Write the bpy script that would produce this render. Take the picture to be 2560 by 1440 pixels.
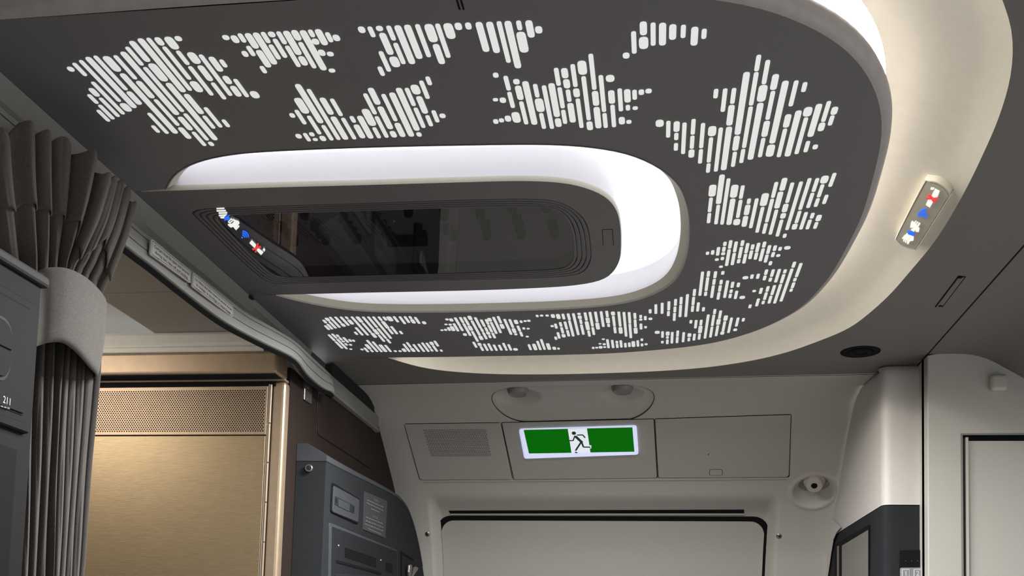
import bpy, bmesh, math, random
import numpy as np
from mathutils import Vector, Matrix

# ------------------------------------------------------------------ scene reset
for o in list(bpy.data.objects):
    bpy.data.objects.remove(o, do_unlink=True)
S = bpy.context.scene
COL = S.collection
random.seed(7)

# ------------------------------------------------------------------ camera
F, PPY = 2533.85, 1438.37
_y, _p, _r = (math.radians(a) for a in (8.235, 4.531, 1.6474))
_r0 = np.array([math.cos(_y), math.sin(_y), 0.0])
FWD = np.array([-math.sin(_y)*math.cos(_p), math.cos(_y)*math.cos(_p), math.sin(_p)])
_u0 = np.cross(_r0, FWD)
RGT = math.cos(_r)*_r0 + math.sin(_r)*_u0
UPV = -math.sin(_r)*_r0 + math.cos(_r)*_u0
CAM = np.array([0.0, 0.0, 1.45])
cd = bpy.data.cameras.new('camera')
cam = bpy.data.objects.new('camera', cd)
COL.objects.link(cam)
cd.sensor_width = 36.0
cd.lens = F*36.0/2560.0
cd.shift_y = (PPY-720.0)/2560.0
cd.clip_start = 0.02
cam.matrix_world = Matrix(((RGT[0], UPV[0], -FWD[0], CAM[0]),
                           (RGT[1], UPV[1], -FWD[1], CAM[1]),
                           (RGT[2], UPV[2], -FWD[2], CAM[2]),
                           (0, 0, 0, 1)))
S.camera = cam

# ------------------------------------------------------------------ world, lights, exposure
S.view_settings.view_transform = 'Standard'
S.view_settings.look = 'None'
S.view_settings.gamma = 1.0
S.view_settings.use_curve_mapping = False
S.view_settings.exposure = 0.75
W = bpy.data.worlds.new('world')
S.world = W
W.use_nodes = True
W.node_tree.nodes['Background'].inputs[0].default_value = (1.0, 1.0, 1.0, 1)
W.node_tree.nodes['Background'].inputs[1].default_value = 0.65
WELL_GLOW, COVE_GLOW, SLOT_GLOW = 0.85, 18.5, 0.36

def area_light(name, loc, target, sx, sy, power, col):
    l = bpy.data.lights.new(name, 'AREA')
    l.shape = 'RECTANGLE'; l.size = sx; l.size_y = sy; l.energy = power; l.color = col
    o = bpy.data.objects.new(name, l); COL.objects.link(o)
    o.location = loc
    d = Vector(target)-Vector(loc)
    o.rotation_euler = d.to_track_quat('-Z', 'Y').to_euler()
    return o
area_light('cabin_fill', (0.0, -0.7, 2.12), (0.0, 0.4, 0.6), 1.0, 0.8, 9.0, (1.0, 0.99, 0.975))  # unseen fill lamp added behind the camera to lift walls and ceiling
# unseen area lamps added below the well opening, carrying its light into the room
for nm, lc, sx, sy, pw in (('well_fill_near', (-0.22, 1.372, 2.1484), 0.46, 0.04, 8.0), ('well_fill_far', (-0.25, 1.945, 2.1484), 0.42, 0.04, 10.0), ('well_fill_side', (-0.018, 1.655, 2.1484), 0.04, 0.34, 7.0)):
    o_ = area_light(nm, lc, (lc[0], lc[1]+0.0001, 0.0), sx, sy, pw, (1.0, 1.0, 1.0))
    o_.rotation_euler = (0, 0, 0); o_.data.spread = math.radians(171 if 'far' in nm else 162)
area_light('galley_light', (-1.52, 1.50, 2.11), (-1.35, 2.05, 1.6), 0.4, 0.25, 2.7, (1.0, 0.90, 0.77))

# ------------------------------------------------------------------ pixel rays to points on real planes
ZC = 2.15                       # ceiling height
def ray(x, y): return RGT*(x-1280)/F + UPV*(PPY-y)/F + FWD
def onz(x, y, z=ZC): d = ray(x, y); return CAM + d*((z-CAM[2])/d[2])
def onx(x, y, X): d = ray(x, y); return CAM + d*(X/d[0])
def ony(x, y, Y): d = ray(x, y); return CAM + d*(Y/d[1])
def onplane(x, y, p0, n):
    d = ray(x, y); return CAM + d*(np.dot(np.array(p0)-CAM, n)/np.dot(d, n))
A = lambda *v: np.array(v, float)
def unit(v): v = np.array(v, float); return v/np.linalg.norm(v)

# ------------------------------------------------------------------ materials
def lin(c): return tuple(((v/255.0)/12.92 if v <= 10 else (((v/255.0)+0.055)/1.055)**2.4) for v in c)
def material(name, rgb, rough=0.6, metal=0.0, grain=0.06, gscale=60.0, bump=0.0, bscale=300.0,
             emit=None, estr=0.0, stretch=None, spec=0.5, coat=0.0):
    m = bpy.data.materials.new(name); m.use_nodes = True
    nt = m.node_tree; n = nt.nodes; b = n['Principled BSDF']
    c = lin(rgb)
    tc = n.new('ShaderNodeTexCoord'); mp = n.new('ShaderNodeMapping')
    nt.links.new(tc.outputs['Object'], mp.inputs[0])
    if stretch: mp.inputs['Scale'].default_value = stretch
    no = n.new('ShaderNodeTexNoise'); no.inputs['Scale'].default_value = gscale
    no.inputs['Detail'].default_value = 4
    nt.links.new(mp.outputs[0], no.inputs['Vector'])
    cr = n.new('ShaderNodeValToRGB')
    cr.color_ramp.elements[0].position = 0.3; cr.color_ramp.elements[1].position = 0.7
    cr.color_ramp.elements[0].color = tuple(v*(1-grain) for v in c)+(1,)
    cr.color_ramp.elements[1].color = tuple(min(1, v*(1+grain)) for v in c)+(1,)
    nt.links.new(no.outputs['Fac'], cr.inputs[0])
    nt.links.new(cr.outputs[0], b.inputs['Base Color'])
    b.inputs['Roughness'].default_value = rough
    b.inputs['Metallic'].default_value = metal
    b.inputs['Specular IOR Level'].default_value = spec
    b.inputs['Coat Weight'].default_value = coat
    if bump > 0:
        n2 = n.new('ShaderNodeTexNoise'); n2.inputs['Scale'].default_value = bscale
        nt.links.new(mp.outputs[0], n2.inputs['Vector'])
        bp = n.new('ShaderNodeBump'); bp.inputs['Strength'].default_value = bump
        bp.inputs['Distance'].default_value = 0.001
        nt.links.new(n2.outputs['Fac'], bp.inputs['Height'])
        nt.links.new(bp.outputs[0], b.inputs['Normal'])
    if emit is not None:
        b.inputs['Emission Color'].default_value = lin(emit)+(1,)
        b.inputs['Emission Strength'].default_value = estr
    return m

def fabric(name, rgb):
    m = bpy.data.materials.new(name); m.use_nodes = True
    nt = m.node_tree; n = nt.nodes; b = n['Principled BSDF']
    uv = n.new('ShaderNodeUVMap'); mp = n.new('ShaderNodeMapping')
    mp.inputs['Scale'].default_value = (1, 1, 1)
    nt.links.new(uv.outputs[0], mp.inputs[0])
    br = n.new('ShaderNodeTexBrick')
    br.inputs['Scale'].default_value = 1.0
    br.inputs['Brick Width'].default_value = 0.0018
    br.inputs['Row Height'].default_value = 0.0011
    br.inputs['Mortar Size'].default_value = 0.00022
    br.inputs['Mortar Smooth'].default_value = 0.6
    c = lin(rgb)
    br.inputs['Color1'].default_value = tuple(v*1.25 for v in c)+(1,)
    br.inputs['Color2'].default_value = tuple(v*0.85 for v in c)+(1,)
    br.inputs['Mortar'].default_value = tuple(v*0.40 for v in c)+(1,)
    nt.links.new(mp.outputs[0], br.inputs['Vector'])
    nt.links.new(br.outputs['Color'], b.inputs['Base Color'])
    b.inputs['Roughness'].default_value = 0.9
    b.inputs['Sheen Weight'].default_value = 0.1
    bp = n.new('ShaderNodeBump'); bp.inputs['Strength'].default_value = 0.5; bp.inputs['Distance'].default_value = 0.0006
    inv = n.new('ShaderNodeMath'); inv.operation = 'SUBTRACT'; inv.inputs[0].default_value = 1.0
    nt.links.new(br.outputs['Fac'], inv.inputs[1])
    nt.links.new(inv.outputs[0], bp.inputs['Height'])
    nt.links.new(bp.outputs[0], b.inputs['Normal'])
    return m

def smoked_glass(name):
    m = bpy.data.materials.new(name); m.use_nodes = True
    nt = m.node_tree; n = nt.nodes
    n.remove(n['Principled BSDF'])
    out = n['Material Output']
    t = n.new('ShaderNodeBsdfTransparent'); t.inputs[0].default_value = (0.72, 0.71, 0.75, 1)
    g = n.new('ShaderNodeBsdfGlossy'); g.inputs['Roughness'].default_value = 0.02
    fr = n.new('ShaderNodeFresnel'); fr.inputs[0].default_value = 1.5
    mx = n.new('ShaderNodeMixShader')
    nt.links.new(fr.outputs[0], mx.inputs[0]); nt.links.new(t.outputs[0], mx.inputs[1]); nt.links.new(g.outputs[0], mx.inputs[2])
    nt.links.new(mx.outputs[0], out.inputs[0])
    return m

M = {}
M['panel'] = material('charcoal_panel', (108, 106, 109), 0.55, grain=0.04, gscale=400, bump=0.05, bscale=1500)
M['ceil'] = material('grey_ceiling', (108, 105, 103), 0.6, grain=0.04, gscale=400, bump=0.05, bscale=1500)
M['rim'] = material('panel_rim', (158, 154, 154), 0.5)
M['white'] = material('cove_white', (232, 227, 216), 0.6, grain=0.02)
M['lip'] = material('well_lip', (205, 200, 186), 0.5, grain=0.02)
M['well'] = material('well_white', (215, 211, 214), 0.5, grain=0.01)
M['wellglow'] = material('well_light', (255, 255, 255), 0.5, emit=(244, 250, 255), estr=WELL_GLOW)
M['coveglow'] = material('cove_light', (255, 255, 255), 0.5, emit=(255, 247, 232), estr=COVE_GLOW)
M['slot'] = material('slot_diffuser', (225, 228, 226), 0.5, grain=0.02, gscale=30, emit=(233, 238, 236), estr=SLOT_GLOW)
M['tray'] = material('tray_grey', (100, 98, 100), 0.45, grain=0.04, gscale=400)
M['groove'] = material('tray_groove', (84, 82, 85), 0.35, grain=0.03)
M['glass'] = smoked_glass('smoked_glass')
M['backing'] = material('console_backing', (104, 101, 110), 0.6, grain=0.1, gscale=8)
M['black'] = material('black_plastic', (18, 18, 20), 0.75, spec=0.12)
M['gap'] = material('dark_gap', (20, 20, 21), 0.85, spec=0.1)
M['lining'] = material('lining_grey', (182, 179, 173), 0.55, grain=0.03, gscale=300, bump=0.04, bscale=1200)
M['liningp'] = material('lining_panel', (174, 171, 165), 0.5, grain=0.03, gscale=300)
M['lav'] = material('lav_wall', (178, 176, 169), 0.55, grain=0.02, gscale=300)
M['colw'] = material('column_white', (200, 196, 192), 0.5, grain=0.02)
M['colw2'] = material('column_edge', (214, 208, 204), 0.45, grain=0.02)
M['dark'] = material('dark_trim', (38, 40, 43), 0.75, spec=0.12, grain=0.05)
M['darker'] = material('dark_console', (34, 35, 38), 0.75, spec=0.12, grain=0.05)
M['box'] = material('charcoal_module', (39, 41, 43), 0.75, spec=0.12, grain=0.10, gscale=30, stretch=(1, 1, 30))
M['boxcap'] = material('charcoal_cap', (62, 64, 67), 0.75, spec=0.12, grain=0.05)
M['bronze'] = material('brushed_bronze', (150, 132, 104), 0.40, metal=0.65, grain=0.12, gscale=40, stretch=(1, 1, 22), bump=0.15, bscale=60)
M['bronze2'] = material('satin_bronze', (160, 140, 118), 0.40, metal=0.5, grain=0.05)
M['brown'] = material('brown_laminate', (36, 26, 21), 0.7, spec=0.25, grain=0.16, gscale=30, stretch=(1, 1.5, 26))
M['headgrey'] = material('header_grey', (124, 123, 120), 0.5, grain=0.03)
M['galceil'] = material('galley_ceiling', (146, 139, 134), 0.6, grain=0.03)
M['valance'] = material('valance_grey', (198, 196, 190), 0.5, grain=0.02)
M['steel'] = material('steel', (150, 148, 142), 0.3, metal=0.9, grain=0.05)
M['fabric'] = fabric('curtain_fabric', (78, 72, 67))
M['tie'] = fabric('tie_fabric', (92, 87, 82))
M['label'] = material('placard_grey', (168, 166, 160), 0.5, grain=0.02)
M['ink'] = material('black_ink', (16, 16, 16), 0.8, spec=0.1)
M['print'] = material('white_print', (214, 214, 212), 0.6)
M['dimprint'] = material('grey_print', (112, 112, 112), 0.6)
M['signwhite'] = material('sign_white', (230, 230, 225), 0.5, emit=(240, 244, 236), estr=0.45)
M['signblue'] = material('sign_blue', (30, 90, 230), 0.5, emit=(32, 110, 250), estr=0.5)
M['signred'] = material('sign_red', (220, 50, 60), 0.5, emit=(226, 66, 74), estr=0.42)
M['pill'] = material('sign_lens', (205, 200, 184), 0.25, grain=0.02)
M['exitgreen'] = material('exit_green', (2, 50, 3), 0.5, grain=0.15, gscale=14, spec=0.1, emit=(2, 104, 4), estr=0.5)
M['exitwhite'] = material('exit_white', (225, 228, 235), 0.4, emit=(228, 234, 246), estr=0.4)
M['exitframe'] = material('exit_frame', (220, 224, 240), 0.35, emit=(205, 212, 248), estr=0.42)
M['exitman'] = material('exit_figure', (26, 62, 36), 0.5, emit=(20, 54, 30), estr=0.15)
M['unit'] = material('unit_charcoal', (27, 27, 28), 0.7, spec=0.12, grain=0.08, gscale=30, stretch=(1, 1, 25))
M['unitcap'] = material('unit_trim', (46, 46, 47), 0.6, spec=0.15)
M['lcd'] = material('lcd', (62, 68, 68), 0.2, grain=0.02)
M['screen'] = material('screen_grey', (112, 110, 106), 0.25, grain=0.02)
M['key'] = material('keypad_grey', (128, 130, 134), 0.5, grain=0.02)
M['floor'] = material('floor_grey', (150, 146, 140), 0.8, grain=0.15, gscale=200)
M['nozzle'] = material('nozzle_grey', (176, 168, 164), 0.35, grain=0.02)
M['darknozzle'] = material('lamp_grey', (128, 125, 122), 0.4, grain=0.02)

# ------------------------------------------------------------------ mesh helpers
def tag(o, label=None, cat=None, group=None, kind=None):
    if label: o['label'] = label
    if cat: o['category'] = cat
    if group: o['group'] = group
    if kind: o['kind'] = kind
    return o
def mesh(name, verts, faces, mat, parent=None, smooth=False, uvs=None):
    me = bpy.data.meshes.new(name)
    me.from_pydata([tuple(map(float, v)) for v in verts], [], faces)
    me.update()
    if smooth:
        for p in me.polygons: p.use_smooth = True
    if uvs is not None:
        ul = me.uv_layers.new(name='UVMap')
        for l in me.loops: ul.data[l.index].uv = uvs[l.vertex_index]
    o = bpy.data.objects.new(name, me); COL.objects.link(o)
    me.materials.append(M[mat] if isinstance(mat, str) else mat)
    if parent: o.parent = parent
    return o
def empty(name, loc=(0, 0, 0)):
    # things made of parts: an Empty at the thing's base; parts keep world coordinates
    o = bpy.data.objects.new(name, None); COL.objects.link(o)
    o.empty_display_size = 0.05
    o.location = tuple(map(float, loc))
    return o
def part(o, root):
    o.parent = root
    o.matrix_parent_inverse = Matrix.Translation(-root_loc(root))
    return o
def root_loc(r):
    v = Vector(r.location)
    while r.parent: r = r.parent; v = v + Vector(r.location)
    return v
class B:
    """collects polygons; build() links one mesh object"""
    def __init__(s): s.v = []; s.f = []
    def add(s, verts, faces):
        k = len(s.v); s.v += [tuple(map(float, q)) for q in verts]
        s.f += [tuple(i+k for i in fc) for fc in faces]; return s
    def loft(s, loops, closed=True, capa=False, capb=False):
        n = len(loops[0]); vs = [p for l in loops for p in l]; fs = []
        for j in range(len(loops)-1):
            for i in range(n if closed else n-1):
                i2 = (i+1) % n
                fs.append((j*n+i, j*n+i2, (j+1)*n+i2, (j+1)*n+i))
        if capa: fs.append(tuple(range(n-1, -1, -1)))
        if capb: fs.append(tuple((len(loops)-1)*n+i for i in range(n)))
        return s.add(vs, fs)
    def prism(s, outline, off):
        o = [np.array(p) for p in outline]; off = np.array(off)
        return s.loft([o, [p+off for p in o]], True, True, True)
    def box(s, lo, hi):
        x0, y0, z0 = lo; x1, y1, z1 = hi
        vs = [(x0, y0, z0), (x1, y0, z0), (x1, y1, z0), (x0, y1, z0), (x0, y0, z1), (x1, y0, z1), (x1, y1, z1), (x0, y1, z1)]
        return s.add(vs, [(0, 3, 2, 1), (4, 5, 6, 7), (0, 1, 5, 4), (1, 2, 6, 5), (2, 3, 7, 6), (3, 0, 4, 7)])
    def lathe(s, c, axis, prof, n=24):
        # prof: list of (radius, distance along axis)
        a = unit(axis); t = unit(np.cross(a, A(0.3, 0.9, 0.31))); b = np.cross(a, t); c = np.array(c)
        loops = [[c+a*h+r*(t*math.cos(2*math.pi*i/n)+b*math.sin(2*math.pi*i/n)) for i in range(n)] for r, h in prof]
        return s.loft(loops, True, True, True)
    def build(s, name, mat, root=None, smooth=False, bevel=0.0, seg=2):
        o = mesh(name, s.v, s.f, mat, None, False)
        bm = bmesh.new(); bm.from_mesh(o.data)
        if bevel > 0:
            bmesh.ops.remove_doubles(bm, verts=bm.verts, dist=1e-6)
            ed = [e for e in bm.edges if len(e.link_faces) == 2 and e.calc_face_angle(0) > 0.6]
            bmesh.ops.bevel(bm, geom=ed, offset=bevel, segments=seg, affect='EDGES', profile=0.5)
        bmesh.ops.recalc_face_normals(bm, faces=bm.faces)
        bm.to_mesh(o.data); bm.free()
        if smooth:
            for p in o.data.polygons: p.use_smooth = True
            try: o.data.set_sharp_from_angle(angle=math.radians(35))
            except Exception: pass
        if root: part(o, root)
        return o
def catmull(P, n=8, closed=False):
    P = [np.array(p, float) for p in P]; N = len(P); out = []
    for i in range(N if closed else N-1):
        p0 = P[(i-1) % N] if (closed or i > 0) else 2*P[0]-P[1]
        p1 = P[i]; p2 = P[(i+1) % N]
        p3 = P[(i+2) % N] if (closed or i+2 < N) else 2*P[-1]-P[-2]
        for k in range(n):
            t = k/n
            out.append(0.5*((2*p1)+(-p0+p2)*t+(2*p0-5*p1+4*p2-p3)*t*t+(-p0+3*p1-3*p2+p3)*t**3))
    if not closed: out.append(P[-1])
    return out
def resample(P, n):
    P = [np.array(p, float) for p in P]
    L = np.concatenate([[0], np.cumsum([np.linalg.norm(P[i+1]-P[i]) for i in range(len(P)-1)])])
    t = np.linspace(0, L[-1], n); PA = np.array(P)
    return [np.array([np.interp(q, L, PA[:, k]) for k in range(PA.shape[1])]) for q in t]
def smooth_line(P, it=2):
    P = [np.array(p) for p in P]
    for _ in range(it):
        P = [P[0]]+[(P[i-1]+2*P[i]+P[i+1])/4 for i in range(1, len(P)-1)]+[P[-1]]
    return P
def round_poly(pts, r, n=5):
    pts = [np.array(p, float) for p in pts]; N = len(pts); out = []
    rr = r if isinstance(r, (list, tuple)) else [r]*N
    for i in range(N):
        p = pts[i]; a = pts[i-1]; b = pts[(i+1) % N]
        if rr[i] <= 0: out.append(p); continue
        q1 = p+(a-p)*min(rr[i]/np.linalg.norm(a-p), 0.49); q2 = p+(b-p)*min(rr[i]/np.linalg.norm(b-p), 0.49)
        for k in range(n+1):
            t = k/n; out.append((1-t)**2*q1+2*t*(1-t)*p+t*t*q2)
    return out
def normal_of(pts):
    c = sum(pts)/len(pts); n = np.zeros(3)
    for i in range(len(pts)): n = n+np.cross(pts[i-1]-c, pts[i]-c)
    n = unit(n)
    return n if np.dot(n, CAM-c) > 0 else -n
def inset(pts, b):
    pts = [np.array(p, float) for p in pts]; out = []; N = len(pts)
    for i in range(N):
        e1 = unit(pts[i-1]-pts[i]); e2 = unit(pts[(i+1) % N]-pts[i])
        s = max(0.3, np.linalg.norm(np.cross(e1, e2)))
        out.append(pts[i]+b*(e1+e2)/s)
    return out
def plate(name, corners, r, h, bev, mat, root=None, n=None, seg=5, smooth=False):
    """rounded polygon plate on a surface, proud by h along its normal n, with a bevelled edge"""
    cs = [np.array(c, float) for c in corners]
    if n is None: n = normal_of(cs)
    l0 = round_poly(cs, r, seg)
    b = B()
    if bev > 0:
        l2 = round_poly(inset(cs, bev), (max(r-bev, r*0.3) if not isinstance(r, (list, tuple)) else [max(q-bev, q*.3) for q in r]), seg)
        b.loft([[p-n*0.002 for p in l0], [p+n*(h-bev) for p in l0], [p+n*h for p in l2]], True, True, True)
    else:
        b.prism([p-n*0.002 for p in l0], n*(h+0.002))
    return b.build(name, mat, root, smooth=smooth)
def fill(name, outer, holes, mat, root=None, z=None):
    """flat polygon with holes"""
    bm = bmesh.new(); es = []
    for lp in [outer]+holes:
        vs = [bm.verts.new(tuple(map(float, p))) for p in lp]
        for i in range(len(vs)): es.append(bm.edges.new((vs[i-1], vs[i])))
    bmesh.ops.triangle_fill(bm, use_beauty=True, use_dissolve=False, edges=es)
    for f in bm.faces:
        if f.normal.z > 0: f.normal_flip()
    me = bpy.data.meshes.new(name); bm.to_mesh(me); bm.free()
    o = bpy.data.objects.new(name, me); COL.objects.link(o); me.materials.append(M[mat])
    if root: part(o, root)
    return o
def text(name, s, p0, xd, yd, height, mat, root, width=None, align='LEFT', lift=None):
    cu = bpy.data.curves.new('t', 'FONT'); cu.body = s; cu.align_x = align; cu.size = 1.0; cu.resolution_u = 2
    to = bpy.data.objects.new('t', cu); COL.objects.link(to)
    bpy.context.view_layer.update()
    me = bpy.data.meshes.new_from_object(to.evaluated_get(bpy.context.evaluated_depsgraph_get()))
    bpy.data.objects.remove(to, do_unlink=True)
    xd = unit(xd); yd = unit(yd)
    xs = [v.co.x for v in me.vertices]; w = max(xs)-min(xs)
    sx = height if width is None else width/w
    for v in me.vertices:
        q = np.array(p0)+xd*v.co.x*sx+yd*v.co.y*height
        v.co = Vector(map(float, q))
    me.name = name; me.materials.clear(); me.materials.append(M[mat])
    o = bpy.data.objects.new(name, me); COL.objects.link(o)
    if root: part(o, root)
    return o
def stroke(b, p, q, w, n, h=0.0006):
    p = np.array(p); q = np.array(q); d = unit(q-p); s = np.cross(n, d)*w/2
    b.prism([p-s, q-s, q+s, p+s], n*h)
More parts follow.
